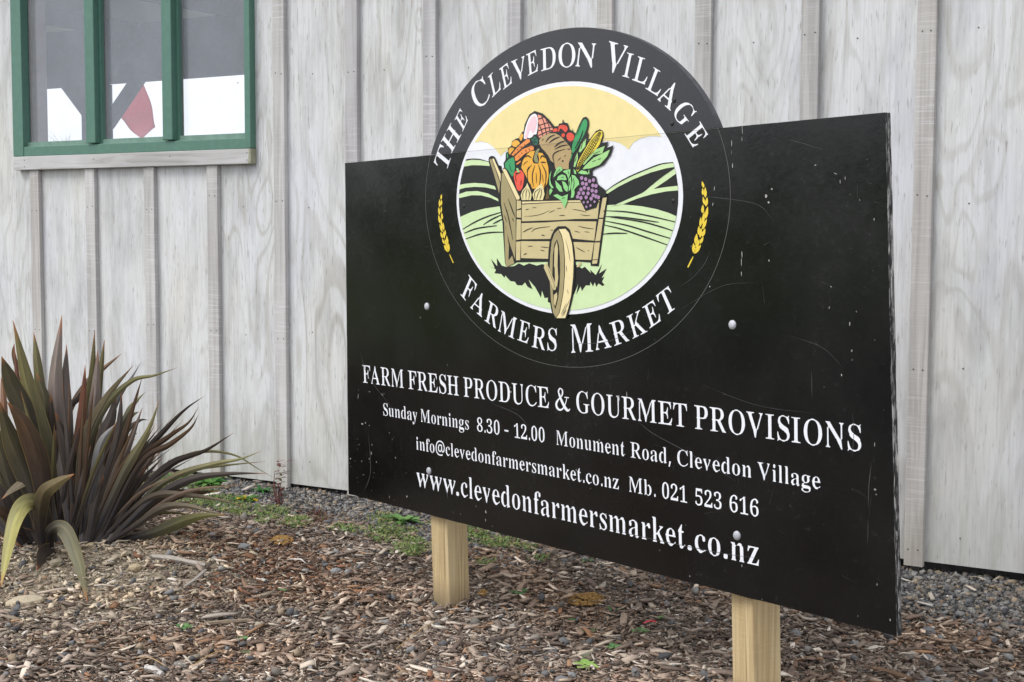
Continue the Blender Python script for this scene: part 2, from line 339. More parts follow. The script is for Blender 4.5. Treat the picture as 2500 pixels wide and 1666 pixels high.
GLYPHS = """
&241|82,-3 54,4 43,10 31,21 25,29 20,42 18,55 18,72 23,89 31,103 44,116 68,133 49,160 42,175 41,198 47,217 57,229 72,238 90,243 114,243 132,238 148,226 157,211 160,192 158,175 150,161 139,148 114,130 114,128 177,67 190,87 201,119 229,119 226,104 217,80 197,47 243,1 205,0 176,28 154,12 131,2 106,-3;90,23 73,27 61,34 52,46 49,62 50,77 56,89 70,103 87,114 156,46 143,36 125,28 109,24;93,147 81,161 73,174 70,186 70,198 75,208 83,215 95,219 110,218 120,214 127,206 131,196 130,184 126,174 119,165 105,153
,90|16,-43 15,-40 33,38 59,39 61,34 57,17 36,-42
-108|28,77 27,98 28,103 79,103 81,102 80,77
.79|40,-4 34,-2 30,6 30,30 36,39 44,41 51,40 57,36 60,30 60,7 54,-3
0190|84,-3 74,1 64,8 46,18 39,26 32,38 25,57 20,83 19,141 26,186 32,203 39,215 47,223 76,240 85,243 101,243 113,240 122,232 141,222 149,214 156,202 163,181 168,154 168,96 161,54 155,36 147,24 139,17 122,8 110,-1 101,-3;82,19 75,24 68,33 60,61 57,111 59,165 64,196 72,213 83,221 103,221 110,218 118,211 122,200 126,186 131,136 129,78 124,45 115,26 105,19
1187|33,0 33,17 76,18 80,20 82,26 83,205 82,208 73,207 61,198 45,177 37,173 29,174 23,177 21,186 22,197 44,208 57,209 93,241 122,241 114,209 119,208 120,205 122,26 124,20 129,18 170,18 171,1 169,0
2189|12,1 12,35 69,91 97,122 113,151 120,179 118,202 110,217 99,222 75,222 63,217 55,204 52,184 55,165 44,165 33,168 23,177 19,190 20,205 29,221 28,224 68,241 87,243 105,241 144,226 146,224 145,221 154,206 157,190 155,169 148,151 136,133 119,113 44,38 133,38 140,41 146,48 153,70 171,70 171,55 167,38 171,35 170,1
3192|69,-3 33,9 19,16 16,19 20,21 14,33 13,47 20,58 37,63 39,44 43,34 53,24 65,20 100,21 111,26 119,35 125,49 127,69 125,84 119,96 108,106 97,111 83,113 59,113 58,115 61,121 58,129 61,134 90,136 101,142 110,152 115,161 118,173 119,187 118,200 112,214 102,221 76,223 67,221 60,215 54,205 52,186 55,172 51,171 35,173 25,179 19,189 18,203 21,212 27,221 25,224 30,227 68,241 95,243 105,241 145,225 147,224 145,221 154,207 157,195 157,182 154,168 149,158 132,140 123,135 114,134 105,129 137,115 155,101 160,93 164,82 165,59 159,38 146,21 152,19 148,15 97,-2
5188|69,-3 36,10 22,18 21,19 23,21 18,29 16,38 19,52 27,58 39,60 43,38 47,30 54,24 68,20 90,20 99,22 112,30 121,45 125,65 124,87 121,99 116,108 109,116 100,121 89,123 60,123 36,118 21,124 29,139 24,141 23,143 32,239 155,240 159,213 157,201 159,182 158,179 141,179 136,197 130,202 53,203 51,201 47,141 58,141 74,145 94,145 137,132 148,125 143,122 157,106 163,82 163,65 160,50 153,34 142,21 146,18 132,11 95,-2
6186|88,-3 51,17 36,36 27,58 23,83 21,111 26,125 17,127 16,132 22,136 26,164 34,188 43,204 52,217 63,224 96,241 105,243 123,243 134,239 156,226 160,221 165,206 162,192 151,183 131,180 132,204 125,220 117,223 98,223 89,220 77,209 67,189 60,164 57,136 75,135 92,145 110,147 124,145 138,135 152,134 158,129 154,125 162,114 167,99 170,79 169,60 162,36 148,18 114,-2;89,19 82,22 76,28 65,48 59,76 57,110 64,119 77,126 109,126 122,119 130,103 133,79 131,50 126,33 117,22 109,19
8191|79,-3 35,14 35,18 24,30 18,43 16,68 18,79 23,89 43,109 71,121 56,133 44,140 32,155 25,170 24,189 30,210 42,226 78,241 104,243 114,240 144,226 154,213 159,204 162,193 162,179 160,168 155,158 138,142 115,133 111,130 128,119 150,109 148,106 161,92 169,79 171,68 171,54 166,35 160,25 152,18 151,14 108,-2;81,16 67,21 57,33 51,48 50,68 56,86 68,101 77,108 94,108 115,95 129,82 136,68 136,50 130,33 119,20 106,16;90,142 74,153 64,164 60,179 60,197 66,211 75,221 84,224 106,223 117,218 126,205 130,189 129,172 124,158 113,146 105,141
@296|131,-29 101,-24 77,-15 54,2 38,21 27,45 21,74 20,107 25,137 34,164 48,187 65,206 85,220 110,232 137,238 167,240 196,236 224,225 247,209 266,185 277,161 282,129 280,93 275,77 269,64 260,53 251,44 232,37 212,39 198,48 188,66 176,51 163,41 147,37 128,38 114,43 104,50 95,62 89,76 87,93 88,115 93,134 103,150 116,162 131,170 147,174 169,174 192,171 208,166 206,89 208,70 213,62 224,58 234,59 244,66 252,81 258,103 259,128 255,150 248,169 237,186 223,199 206,209 182,216 154,217 127,214 104,206 85,193 69,177 57,157 48,132 44,96 47,61 58,34 77,12 102,-1 134,-7 170,-6 217,5 217,-14 215,-17 175,-28;144,57 134,59 126,63 120,69 116,77 113,102 118,128 128,142 141,151 158,153 182,150 183,147 181,102 175,79 169,68 163,62 154,58
A236|7,0 6,8 13,15 22,32 73,158 85,161 97,219 102,231 104,233 111,233 118,219 132,161 136,158 168,82 176,80 178,78 181,67 176,66 176,64 188,33 199,12 213,9 214,1 212,0 123,0 123,9 144,11 148,14 150,19 149,30 134,65 54,66 52,65 50,62 39,34 37,25 40,13 53,8 53,1;61,80 58,81 58,83 88,158 89,159 95,159 128,81
C234|117,-5 73,10 71,13 49,31 35,53 25,80 22,112 24,141 31,168 39,184 51,199 67,213 80,220 99,225 114,231 130,233 142,231 157,225 195,218 204,222 210,232 217,233 218,219 210,216 218,180 218,157 217,154 210,155 193,189 179,208 165,217 148,221 124,221 113,220 102,215 89,204 82,194 74,180 68,161 65,139 63,113 65,89 68,69 74,52 82,37 92,26 103,18 115,13 129,12 154,12 168,16 184,25 200,38 214,52 223,44 215,34 206,25 184,10 141,-4
D254|16,0 11,2 11,9 28,12 39,12 43,22 44,192 43,207 38,216 9,219 8,226 16,228 109,228 138,226 166,219 192,202 208,183 218,164 224,140 226,117 224,87 218,64 210,44 198,30 171,9 142,2 107,0;94,12 86,17 84,30 84,208 87,214 93,216 133,215 145,210 156,202 166,190 175,173 179,158 183,128 183,101 180,73 171,44 162,31 152,22 141,16 129,13
E227|8,1 8,8 42,14 45,40 45,108 42,115 45,126 45,189 43,205 40,215 28,215 9,219 8,227 199,227 199,216 191,214 196,206 199,194 199,162 198,160 192,161 187,180 178,196 172,203 162,209 149,214 131,215 94,215 86,212 84,199 85,123 110,123 124,128 130,134 137,146 144,172 152,172 152,138 147,123 147,112 152,98 152,62 151,59 144,60 138,88 126,105 111,110 85,111 84,31 86,19 94,14 137,14 158,18 170,23 180,31 195,50 205,71 213,71 214,69 209,40 202,25 195,15 203,13 201,1
F209|12,0 12,9 36,11 41,16 43,24 45,108 42,119 45,126 45,189 43,205 37,215 8,219 8,227 196,227 196,216 189,215 194,206 197,194 197,162 195,160 189,161 183,183 174,198 160,210 146,214 127,216 91,215 87,214 84,211 84,127 85,124 109,124 123,129 129,135 135,147 142,172 149,173 151,172 151,138 146,123 146,112 151,97 151,60 143,60 135,89 129,100 123,106 107,112 86,112 84,110 84,36 86,19 93,11 124,9 125,1
G254|122,-4 85,5 70,14 52,28 36,51 27,76 22,107 24,140 32,168 40,184 52,200 68,213 80,220 100,225 114,232 131,233 143,231 157,225 186,218 195,218 203,221 210,232 218,233 218,219 210,217 218,180 218,154 210,155 193,189 178,208 165,217 147,221 125,221 114,220 103,215 87,200 75,180 69,160 65,138 65,102 68,74 74,52 84,34 95,21 110,11 124,7 154,7 169,12 176,19 178,39 178,70 176,82 168,89 144,91 144,99 244,98 243,91 224,90 218,84 216,71 216,22 214,14 193,5 152,-4
H267|14,0 14,8 35,11 40,15 44,25 45,41 45,108 44,110 38,111 37,114 38,124 44,125 45,128 44,203 41,211 37,216 15,219 14,227 115,227 115,220 92,217 88,215 85,209 84,129 86,125 178,126 178,194 176,210 170,217 147,220 147,227 247,227 247,219 227,217 222,213 218,204 217,184 217,127 219,125 224,125 225,122 224,112 219,110 217,108 218,25 224,12 247,9 247,1 147,0 147,9 169,11 174,14 176,19 178,37 178,110 86,110 84,106 84,36 85,20 88,14 93,11 115,9 115,1
I137|12,0 12,9 36,12 41,17 44,26 45,192 44,206 41,215 35,218 13,219 12,226 117,227 117,219 92,217 87,213 85,205 84,38 85,22 89,14 94,11 117,9 118,1
K261|14,0 14,8 36,11 43,19 45,34 46,105 39,108 41,115 45,119 45,192 43,207 40,213 36,217 15,219 15,227 116,226 115,220 92,217 88,214 86,209 84,194 84,121 86,117 101,118 116,142 163,189 174,203 177,210 177,215 170,218 157,219 156,227 232,227 231,219 216,217 199,205 172,180 137,144 136,141 146,118 152,116 160,109 160,107 156,106 157,104 226,17 234,11 255,8 256,1 145,0 144,7 145,9 176,11 178,15 177,20 110,106 93,107 90,106 84,98 85,23 88,16 92,11 115,9 115,1
L219|8,1 9,9 29,14 41,14 45,37 44,204 41,212 37,216 13,219 12,226 120,227 119,219 90,217 87,212 85,205 84,40 85,20 90,15 102,14 141,14 163,20 174,27 184,37 195,56 204,76 211,77 213,74 208,43 202,26 194,15 202,13 201,1 199,0
M323|21,0 20,8 32,15 37,30 38,192 39,194 47,194 48,197 42,212 35,217 22,219 22,227 79,226 89,212 96,195 100,192 150,73 154,71 158,71 159,73 212,198 223,200 229,213 240,228 294,227 294,220 278,214 271,201 273,198 273,34 275,19 278,12 282,10 301,8 301,1 206,0 204,1 205,9 223,10 229,13 234,26 235,197 233,199 230,199 226,197 174,72 163,70 149,13 145,1 142,0 136,0 134,2 129,14 116,69 111,73 61,193 59,194 54,194 53,33 58,15 62,11 71,8 72,2 70,0
N251|202,-5 190,9 143,83 137,86 65,173 62,175 55,175 53,173 54,35 58,16 62,11 71,9 71,2 69,0 21,1 21,8 30,11 34,15 37,30 38,173 39,175 50,175 51,177 48,194 30,216 21,220 21,227 68,227 95,195 107,176 112,174 184,86 187,84 194,84 195,87 195,196 191,212 187,216 178,219 178,227 227,227 227,219 220,217 215,212 211,197 211,86 198,83 211,7 210,-4
O262|119,-5 75,11 60,22 45,37 34,56 27,77 23,101 23,127 27,150 34,172 46,191 60,206 80,220 103,226 114,231 126,233 142,233 188,217 203,206 218,190 229,171 236,149 240,123 240,98 235,73 227,54 216,36 202,21 182,8 160,2 148,-3 135,-5;124,6 109,10 97,17 85,30 76,47 70,66 66,87 64,112 65,137 69,161 74,179 82,194 91,206 101,215 112,220 141,221 154,218 167,209 179,195 187,180 193,160 197,141 198,115 197,91 194,67 188,48 181,34 172,22 161,13 150,8
P215|14,0 14,8 36,11 41,16 44,24 45,103 37,112 38,114 44,115 45,117 45,192 43,206 38,215 26,216 9,219 8,226 15,228 124,227 152,224 172,218 172,214 182,206 189,196 195,177 195,151 191,140 185,130 170,116 172,113 164,110 132,104 86,103 84,101 84,36 86,19 88,14 93,11 115,9 115,1;85,115 83,201 85,212 89,215 96,216 122,215 135,212 147,200 153,182 154,155 148,134 140,123 127,117 115,115
R242|14,0 14,8 36,11 41,16 44,24 45,104 40,107 38,115 44,117 45,119 45,192 43,206 39,215 9,219 9,226 16,228 122,227 152,224 173,218 175,214 188,204 195,193 200,176 200,158 196,144 189,133 181,126 169,119 167,115 157,112 158,107 154,105 211,19 219,11 228,8 228,1 180,1 110,105 86,106 84,102 84,36 85,20 88,14 93,11 115,9 115,1;85,117 84,197 86,212 94,215 121,216 131,214 143,209 154,197 159,179 159,155 152,136 143,126 129,119 114,117
S187|22,-5 22,5 30,9 25,23 22,43 22,76 23,79 31,77 39,52 53,25 63,15 74,9 106,7 122,12 131,18 137,25 143,44 140,61 129,75 106,90 64,109 53,118 46,125 43,133 43,143 34,157 30,171 31,188 37,204 52,219 70,224 76,230 82,232 103,232 128,224 148,222 156,224 161,233 168,233 169,223 161,221 166,208 169,190 168,160 161,160 153,182 138,206 128,216 116,221 89,222 74,217 62,205 57,187 61,172 74,158 99,142 140,125 151,118 158,110 162,102 163,90 171,76 174,62 173,45 166,28 156,17 142,6 126,4 110,-4 86,-5 67,3 42,6 35,4 30,-5
T220|51,1 51,9 78,12 82,17 84,26 85,215 83,217 59,216 49,214 39,209 31,201 22,187 14,160 7,159 5,162 6,194 12,215 6,217 6,227 204,227 205,218 198,215 202,207 205,194 205,162 204,159 197,159 190,184 180,201 173,208 155,216 126,217 124,215 125,23 128,15 131,12 159,9 159,1
U252|112,-6 67,9 68,12 59,21 52,33 47,48 44,67 43,204 40,211 36,216 14,219 13,226 15,228 114,227 113,219 91,217 87,214 84,208 84,57 90,33 101,19 116,12 142,11 164,15 181,28 189,40 195,62 196,197 191,212 186,216 177,219 176,226 224,227 225,220 216,212 212,197 211,76 207,49 200,30 188,16 172,6 138,-5
V234|107,-6 100,9 84,70 79,75 27,197 16,217 -1,220 0,228 99,227 99,220 71,216 68,211 67,204 120,75 123,72 129,72 130,74 176,195 176,213 172,217 162,220 161,227 209,227 209,220 202,214 192,193 145,73 133,70 120,8 116,-4 114,-6
a175|120,-4 116,-3 112,1 109,16 93,17 105,32 105,82 104,85 89,82 73,75 61,65 56,55 53,36 57,21 64,17 84,17 72,4 59,-3 39,-4 31,3 27,16 22,17 19,20 17,30 18,42 22,54 31,64 54,78 69,84 80,85 104,94 105,97 105,124 102,136 94,145 82,148 63,147 54,143 50,136 56,117 53,103 50,98 45,96 36,95 29,97 23,108 22,128 25,138 34,146 47,148 69,158 91,159 101,157 112,150 125,147 134,137 139,124 140,110 140,96 135,86 140,82 141,33 139,19 140,17 153,17 154,14 147,3 139,-3;158,17 158,19 161,20 161,17
b190|23,-6 22,8 24,14 28,16 28,120 30,138 28,143 27,209 23,216 15,220 14,225 16,228 58,228 63,211 63,141 65,139 74,139 66,130 63,120 63,33 67,15 74,14 86,7 99,7 106,9 118,21 125,42 129,79 126,111 120,127 112,136 104,140 84,140 90,150 98,157 110,159 123,158 130,152 138,141 146,139 152,132 159,118 163,101 165,82 163,63 157,39 146,20 135,9 124,7 112,-2 102,-5 87,-4 73,7 62,7 52,14 27,-5
c150|70,-5 62,-1 51,10 39,17 25,35 20,49 17,64 17,96 27,124 35,135 44,144 51,148 60,149 77,159 98,159 106,156 113,149 123,148 129,142 134,127 132,110 129,105 125,103 118,102 109,104 104,112 102,137 99,145 92,148 82,149 69,144 62,136 57,128 52,106 51,77 56,49 68,30 75,24 83,20 112,20 124,26 135,35 141,32 141,29 134,20 125,19 110,10 94,-2 87,-5
d189|62,-4 52,1 42,14 36,15 33,17 21,39 17,57 16,78 18,99 23,117 34,136 38,140 45,141 52,151 60,157 79,159 85,157 91,153 97,141 71,138 64,132 59,121 53,92 54,50 60,28 70,16 76,14 88,14 99,19 110,20 114,28 118,39 118,120 115,130 106,139 117,142 118,203 114,214 110,218 100,220 99,226 102,228 147,228 149,220 152,215 153,204 153,143 150,139 153,121 153,22 154,20 166,14 167,7 113,-5 112,0 121,6 121,10 118,19 113,19 107,14 96,14 88,2 81,-3
e154|68,-4 60,-1 49,10 37,19 28,31 19,53 16,82 10,84 10,89 12,96 17,97 21,114 26,127 38,143 46,148 54,149 67,158 86,159 95,156 104,149 113,148 123,139 132,123 137,97 141,94 141,85 139,83 53,83 53,67 59,44 69,29 79,23 87,21 103,21 113,24 124,30 135,42 141,35 132,23 124,21 107,11 93,-2 85,-4;53,96 52,102 55,122 64,142 70,146 77,148 87,148 93,145 99,138 103,126 104,96
f113|21,0 20,7 28,10 32,19 32,134 31,138 20,139 20,154 32,156 34,196 39,208 46,217 51,221 59,222 74,231 99,231 110,222 119,222 122,219 126,212 127,199 126,189 122,181 117,178 109,178 101,181 97,187 97,199 100,215 98,220 86,222 78,220 73,215 70,205 68,156 89,155 90,142 89,139 70,138 68,137 68,25 71,12 77,9 87,8 88,1 85,0
g170|60,-70 21,-56 14,-49 10,-41 10,-32 14,-25 24,-17 33,-13 20,-3 13,8 12,16 21,23 19,27 21,33 27,41 37,48 58,55 51,61 40,62 36,65 28,72 22,81 18,91 17,105 21,127 29,140 40,149 55,152 68,159 89,159 106,152 154,152 155,149 148,148 148,134 132,133 138,116 140,99 137,83 129,69 121,63 110,62 102,55 92,52 69,52 61,50 51,43 48,34 50,28 56,25 114,22 131,19 144,14 152,5 157,-6 157,-16 154,-18 156,-27 153,-38 145,-49 133,-57 89,-69;65,-58 47,-53 36,-43 35,-37 36,-29 40,-23 47,-18 115,-17 126,-20 131,-25 132,-32 131,-40 126,-47 119,-52 98,-58;71,62 60,70 54,84 51,108 54,130 60,141 67,147 73,148 96,148 102,144 105,136 101,133 105,105 102,80 98,70 91,64
i103|23,1 23,7 30,12 32,21 32,128 30,142 27,145 21,147 20,154 22,155 64,155 68,137 68,21 71,12 76,7 76,1 75,0;50,181 41,183 36,188 33,197 32,209 34,219 38,228 43,231 52,232 60,230 65,225 68,216 69,204 67,193 62,185 58,182
k184|23,0 23,8 29,11 32,18 32,66 35,83 32,87 32,208 29,216 20,220 20,226 22,228 63,227 68,208 68,85 81,85 93,103 119,130 124,143 121,146 114,148 115,155 161,155 161,147 145,137 112,104 118,82 127,72 168,14 174,8 174,2 173,0 120,0 120,7 125,9 127,12 124,22 89,72 76,73 73,72 68,66 68,29 69,15 76,7 76,1
l104|23,1 23,7 30,13 32,23 32,200 30,215 27,218 20,220 20,226 21,228 63,228 67,216 68,207 68,22 70,13 76,8 77,2 75,0
m281|23,0 22,7 29,12 32,21 32,116 34,130 28,143 20,148 20,155 63,155 67,133 71,132 77,136 89,136 99,150 108,158 128,159 139,152 146,136 150,135 154,131 158,131 164,135 178,136 186,149 196,157 218,158 224,156 228,152 234,136 241,133 244,124 246,110 246,20 249,12 255,7 254,0 202,1 202,7 208,12 211,22 211,112 207,130 203,134 197,136 185,135 174,131 165,131 157,119 157,22 159,12 165,7 165,1 113,1 113,7 119,12 121,23 121,128 113,135 100,136 78,132 67,117 67,22 69,12 75,7 75,1
n195|23,1 23,7 29,12 32,21 32,116 35,132 28,144 20,148 19,154 21,155 63,155 68,134 78,136 83,134 74,127 68,115 68,21 70,12 76,7 76,1 75,0;115,0 115,7 121,12 123,23 122,123 119,131 114,135 100,136 91,134 88,135 105,155 111,158 122,159 132,158 137,155 143,148 146,136 153,135 157,128 159,106 160,20 161,13 168,8 168,3 167,0
o172|75,-4 66,-1 58,5 49,6 44,8 36,16 28,26 22,40 18,56 16,74 17,93 25,122 32,134 40,144 49,149 58,150 73,158 94,159 101,156 109,150 118,149 123,147 132,139 140,128 146,115 150,100 152,82 152,63 144,33 137,21 128,11 120,6 111,5 97,-4;81,6 74,7 68,11 58,25 53,49 52,89 55,116 62,137 73,148 87,149 94,148 101,144 110,128 115,101 116,63 113,35 106,17 96,8
r148|23,0 22,7 29,11 32,19 32,101 34,124 30,141 27,145 20,148 20,155 63,155 66,142 67,127 71,126 76,130 86,130 96,147 107,157 117,159 128,157 134,148 134,131 139,127 138,119 134,114 125,111 115,113 105,129 95,130 85,126 77,126 70,113 68,97 69,20 73,11 85,7 85,1
s140|68,-4 47,4 33,4 25,-4 18,-4 18,4 29,6 23,9 20,17 18,49 19,53 26,52 32,35 40,22 47,14 56,9 65,7 82,8 90,13 96,20 98,32 93,45 45,80 29,100 23,115 25,131 34,145 39,148 50,149 53,155 58,158 72,159 96,153 107,152 109,148 116,148 119,144 122,134 121,111 115,111 108,126 100,138 93,144 85,148 68,148 59,145 52,137 50,126 52,118 58,111 90,91 104,79 121,54 125,37 121,21 111,9 100,7 93,-1 87,-4;113,152 112,154 115,159 121,159 121,153
t118|53,-4 44,1 38,19 33,21 31,26 30,137 29,139 22,140 22,147 26,154 26,158 64,211 70,212 72,210 72,194 65,156 90,155 92,151 92,143 91,139 68,139 66,137 67,29 72,21 84,20 94,24 103,37 110,32 104,21 92,20 83,5 76,-2 69,-4
u195|57,-4 48,1 41,17 35,19 31,27 29,44 28,133 25,143 16,148 16,154 61,154 65,135 66,31 69,24 73,20 89,18 109,20 116,26 120,34 120,132 116,143 106,148 105,154 150,155 155,142 156,133 155,22 162,17 169,14 170,7 147,4 116,-5 115,1 124,7 124,10 120,20 116,20 112,18 99,18 89,5 78,-3
v168|72,-5 65,10 54,59 50,63 18,141 13,147 13,154 67,155 68,148 59,145 58,136 86,63 90,61 93,64 120,133 119,142 116,146 109,147 109,154 145,155 145,148 133,128 107,63 97,60 86,10 81,-3 79,-5
w236|62,-5 55,10 44,61 40,65 13,138 7,147 7,154 57,154 57,148 50,142 51,133 76,66 81,64 84,65 97,97 107,99 111,116 103,143 97,149 98,155 148,155 149,148 142,142 142,135 150,100 153,97 161,72 164,71 169,73 193,134 192,142 184,148 184,154 216,155 217,149 208,133 183,72 173,69 159,14 152,-4 146,-5 144,-3 139,13 130,69 126,73 118,97 113,98 111,96 98,64 88,62 76,10 70,-4
y167|20,-70 13,-65 7,-51 2,-47 2,-35 7,-24 15,-20 28,-22 32,-30 34,-48 37,-49 45,-49 52,-44 61,-31 70,-2 54,58 50,62 20,136 16,145 12,148 12,154 66,155 67,148 58,144 58,135 86,62 90,59 94,62 118,132 118,143 108,147 108,154 143,155 143,148 132,128 108,61 98,58 87,5 68,-42 64,-49 54,-50 46,-62 40,-68 32,-70
z153|8,1 8,8 11,12 16,13 18,15 90,142 88,144 59,144 43,141 30,129 22,109 15,108 13,111 15,133 18,143 19,155 134,155 134,145 128,142 57,14 59,12 89,13 105,16 112,21 120,31 130,53 137,54 136,27 131,14 134,10 133,1
"""

# ================================================================== GROUND
def gz(x, y):
    x = np.asarray(x, float); y = np.asarray(y, float)
    h = 0.014 * np.sin(2.1 * x + 0.7 * y + 1.0) + 0.008 * np.sin(3.7 * y - 1.3 * x) + 0.004 * np.sin(9.1 * x + 2) * np.sin(7.7 * y + 1)
    m = np.exp(-((x + 4.45) ** 2 + (y - 3.85) ** 2) / 0.35)
    h = h * np.exp(-np.clip(np.abs(x + 3.5) - 4, 0, 50) / 2) * np.exp(-np.clip(np.abs(y - 3.5) - 2.5, 0, 50) / 2)
    near_wall = np.clip((y - 4.55) / 0.6, 0, 1)
    return (h + 0.035 * m) * (1 - 0.7 * near_wall) - 0.012 + 0.008 * np.clip((y - 4.85) / 0.35, 0, 1)
def mat_ground():
    t = NT('dark_bark_soil')
    p = t.pos((1, 1, 1), 'World')
    a = t.noise(p, 14.0, 6, 0.7); b = t.noise(p, 90.0, 4, 0.7)
    c = t.ramp(b, [(0.3, srgb(72, 64, 57)), (0.55, srgb(108, 97, 87)), (0.75, srgb(142, 129, 116))])
    g = t.n('ShaderNodeNewGeometry'); sx = t.n('ShaderNodeSeparateXYZ'); t.l(g.outputs['Position'], sx.inputs[0])
    k = t.ramp(t.math('ADD', sx.outputs['Y'], t.math('MULTIPLY', a, 0.6)), [(0.0, 0.0), (1.0, 0.0)])
    far = t.math('GREATER_THAN', t.math('ADD', sx.outputs['Y'], t.math('MULTIPLY', a, 0.5)), 4.95)
    c = t.mix(t.math('MULTIPLY', far, 0.8), c, t.ramp(b, [(0.3, srgb(70, 71, 74)), (0.7, srgb(128, 129, 132))]))
    # bare dusty clay thrown up round the flax
    vd = t.n('ShaderNodeVectorMath', operation='DISTANCE'); t.l(g.outputs['Position'], vd.inputs[0]); vd.inputs[1].default_value = (-4.05, 3.45, 0)
    cl = t.ramp(t.math('ADD', vd.outputs['Value'], t.math('MULTIPLY', t.math('SUBTRACT', a, 0.5), 0.9)), [(0.38, 1.0), (0.72, 0.0)])
    c = t.mix(cl, c, t.ramp(b, [(0.3, srgb(150, 137, 118)), (0.7, srgb(190, 176, 154))]))
    t.bump(t.math('ADD', b, a), 0.9, 0.03)
    return t.set(c, 0.95, 0.1)
def grid_ground():
    xs = np.concatenate([np.array([-300, -120, -50, -20, -12]), np.linspace(-8.5, 1.5, 161), np.array([4, 10, 25, 60, 140, 300])])
    ys = np.concatenate([np.array([-300, -120, -50, -20, -8, -2]), np.linspace(1.0, 6.0, 91), np.array([9, 14, 25, 60, 140, 300])])
    X, Y = np.meshgrid(xs, ys)
    V = np.stack([X, Y, gz(X, Y)], -1).reshape(-1, 3)
    nx, ny = len(xs), len(ys)
    i = np.arange(nx - 1)[None, :] + nx * np.arange(ny - 1)[:, None]
    F = np.stack([i, i + 1, i + 1 + nx, i + nx], -1).reshape(-1, 4)
    return tag(mesh_ob('ground', V, F, mat_ground(), origin=(0, 0, 0), smooth=True), kind='structure')
grid_ground()
def mat_field():
    t = NT('mown_grass'); p = t.pos((1, 1, 1), 'World')
    n = t.noise(p, 0.6, 5, 0.6); b = t.noise(p, 25.0, 4, 0.7)
    c = t.mix(0.5, t.ramp(n, [(0.3, (0.07, 0.115, 0.03)), (0.7, (0.11, 0.15, 0.045))]), t.ramp(b, [(0.3, (0.06, 0.10, 0.025)), (0.7, (0.12, 0.16, 0.055))]))
    t.bump(b, 0.8, 0.05)
    return t.set(c, 0.9, 0.15)
def sheet(name, x0, x1, y0, y1, m, z=0.012, n=8):
    gx, gy = np.meshgrid(np.linspace(x0, x1, n), np.linspace(y0, y1, n))
    v = np.stack([gx, gy, np.full_like(gx, z)], -1).reshape(-1, 3); k = np.arange(n - 1)[None, :] + n * np.arange(n - 1)[:, None]
    tag(mesh_ob(name, v, np.stack([k, k + 1, k + 1 + n, k + n], -1).reshape(-1, 4), m), kind='structure')
FIELD = mat_field()
sheet('reflected_grass_field', -90, -9.5, -80, 60, FIELD)  # unseen grass, laid out and tinted for the green reflection on the sign
sheet('reflected_grass_field', -9.5, 6, -80, -6, FIELD)
sheet('added_dark_ground', -9.5, 6, -6, 1.4, flat('dark_ground_matte', (0.045, 0.045, 0.046), 0.9, 0.2, 0.2))  # unseen dark sheet, added so the lower sign reflects little light

# ================================================================== BARN
PLY, BAT, SILL = mat_plywood(), mat_batten(), mat_sill()
DARK = flat('dark_framing_timber', srgb(70, 68, 68), 0.8, 0.2, 0.25)
STUD = flat('dusty_stud_timber', srgb(150, 138, 124), 0.85, 0.15, 0.08)
GREEN = flat('green_painted_metal', srgb(80, 119, 105), 0.42, 0.45, 0.06)
CONC = flat('concrete', (0.28, 0.28, 0.27), 0.9, 0.2, 0.1)
IRON = flat('galvanised_roof_iron', (0.30, 0.31, 0.33), 0.5, 0.4, 0.05)
NAIL = flat('dull_nail_heads', (0.10, 0.10, 0.10), 0.6, 0.3)
B0, BP, BW, BD = -6.4082, 0.43708, 0.070, 0.026            # first batten, spacing, width, depth
def zbase(x): return 0.0522 + 0.0053 * x
WTOP = 3.05
barn = empty('barn', (-3.0, 7.0, 0.0))
tag(barn, 'pale weathered board and batten timber shed behind the black sign', 'shed')
WX0, WX1 = -6.521, -4.795
ZS0, ZS1 = 1.5587, 1.6310
def prism_xz(name, poly, y0, y1, mat, parent):
    n = len(poly)
    V = [(x, y0, z) for x, z in poly] + [(x, y1, z) for x, z in poly]
    F = [tuple(range(n)), tuple(range(2 * n - 1, n - 1, -1))] + [(i, i + n, (i + 1) % n + n, (i + 1) % n) for i in range(n)]
    return mesh_ob(name, V, F, mat, parent)
nails = []
I0, I1 = -13, 17
for i in range(I0, I1):
    xa, xb = B0 + BP * i + 0.0365, B0 + BP * (i + 1) + 0.0335
    za, zb_ = zbase(xa), zbase(xb)
    top = WTOP
    if i == -1: poly = [(xa, za), (xb, zb_), (xb, 1.60), (WX0, 1.60), (WX0, top), (xa, top)]
    elif i in (0, 1, 2): poly = [(xa, za), (xb, zb_), (xb, 1.60), (xa, 1.60)]
    elif i == 3: poly = [(xa, za), (xb, zb_), (xb, top), (WX1, top), (WX1, 1.60), (xa, 1.60)]
    else: poly = [(xa, za), (xb, zb_), (xb, top), (xa, top)]
    prism_xz('plywood_panel', poly, WY, WY + 0.012, PLY, barn)
    if i >= 3:
        for z in (0.16, 0.75, 1.36, 1.95, 2.5):
            nails.append((xa + 0.18 + 0.03 * random.uniform(-1, 1), z + random.uniform(-.02, .02), 0.0))
for i in range(I0, I1 + 1):
    x = B0 + BP * i
    top = ZS0 - 0.001 if 0 <= i <= 3 else WTOP
    zb_ = zbase(x) - 0.018
    V = []
    lean = random.uniform(-.003, .003)
    o = box('batten', x, x + BW, WY - BD, WY - 0.0005, zb_, top, BAT, barn, bev=0.0025)
    for z in (0.12, 0.72, 1.38, 1.98, 2.6):
        if z < top - 0.1:
            zz = z + random.uniform(-.04, .04)
            nails += [(x + 0.017 + random.uniform(-.003, .003), zz, BD), (x + 0.053 + random.uniform(-.003, .003), zz + random.uniform(-.006, .006), BD)]
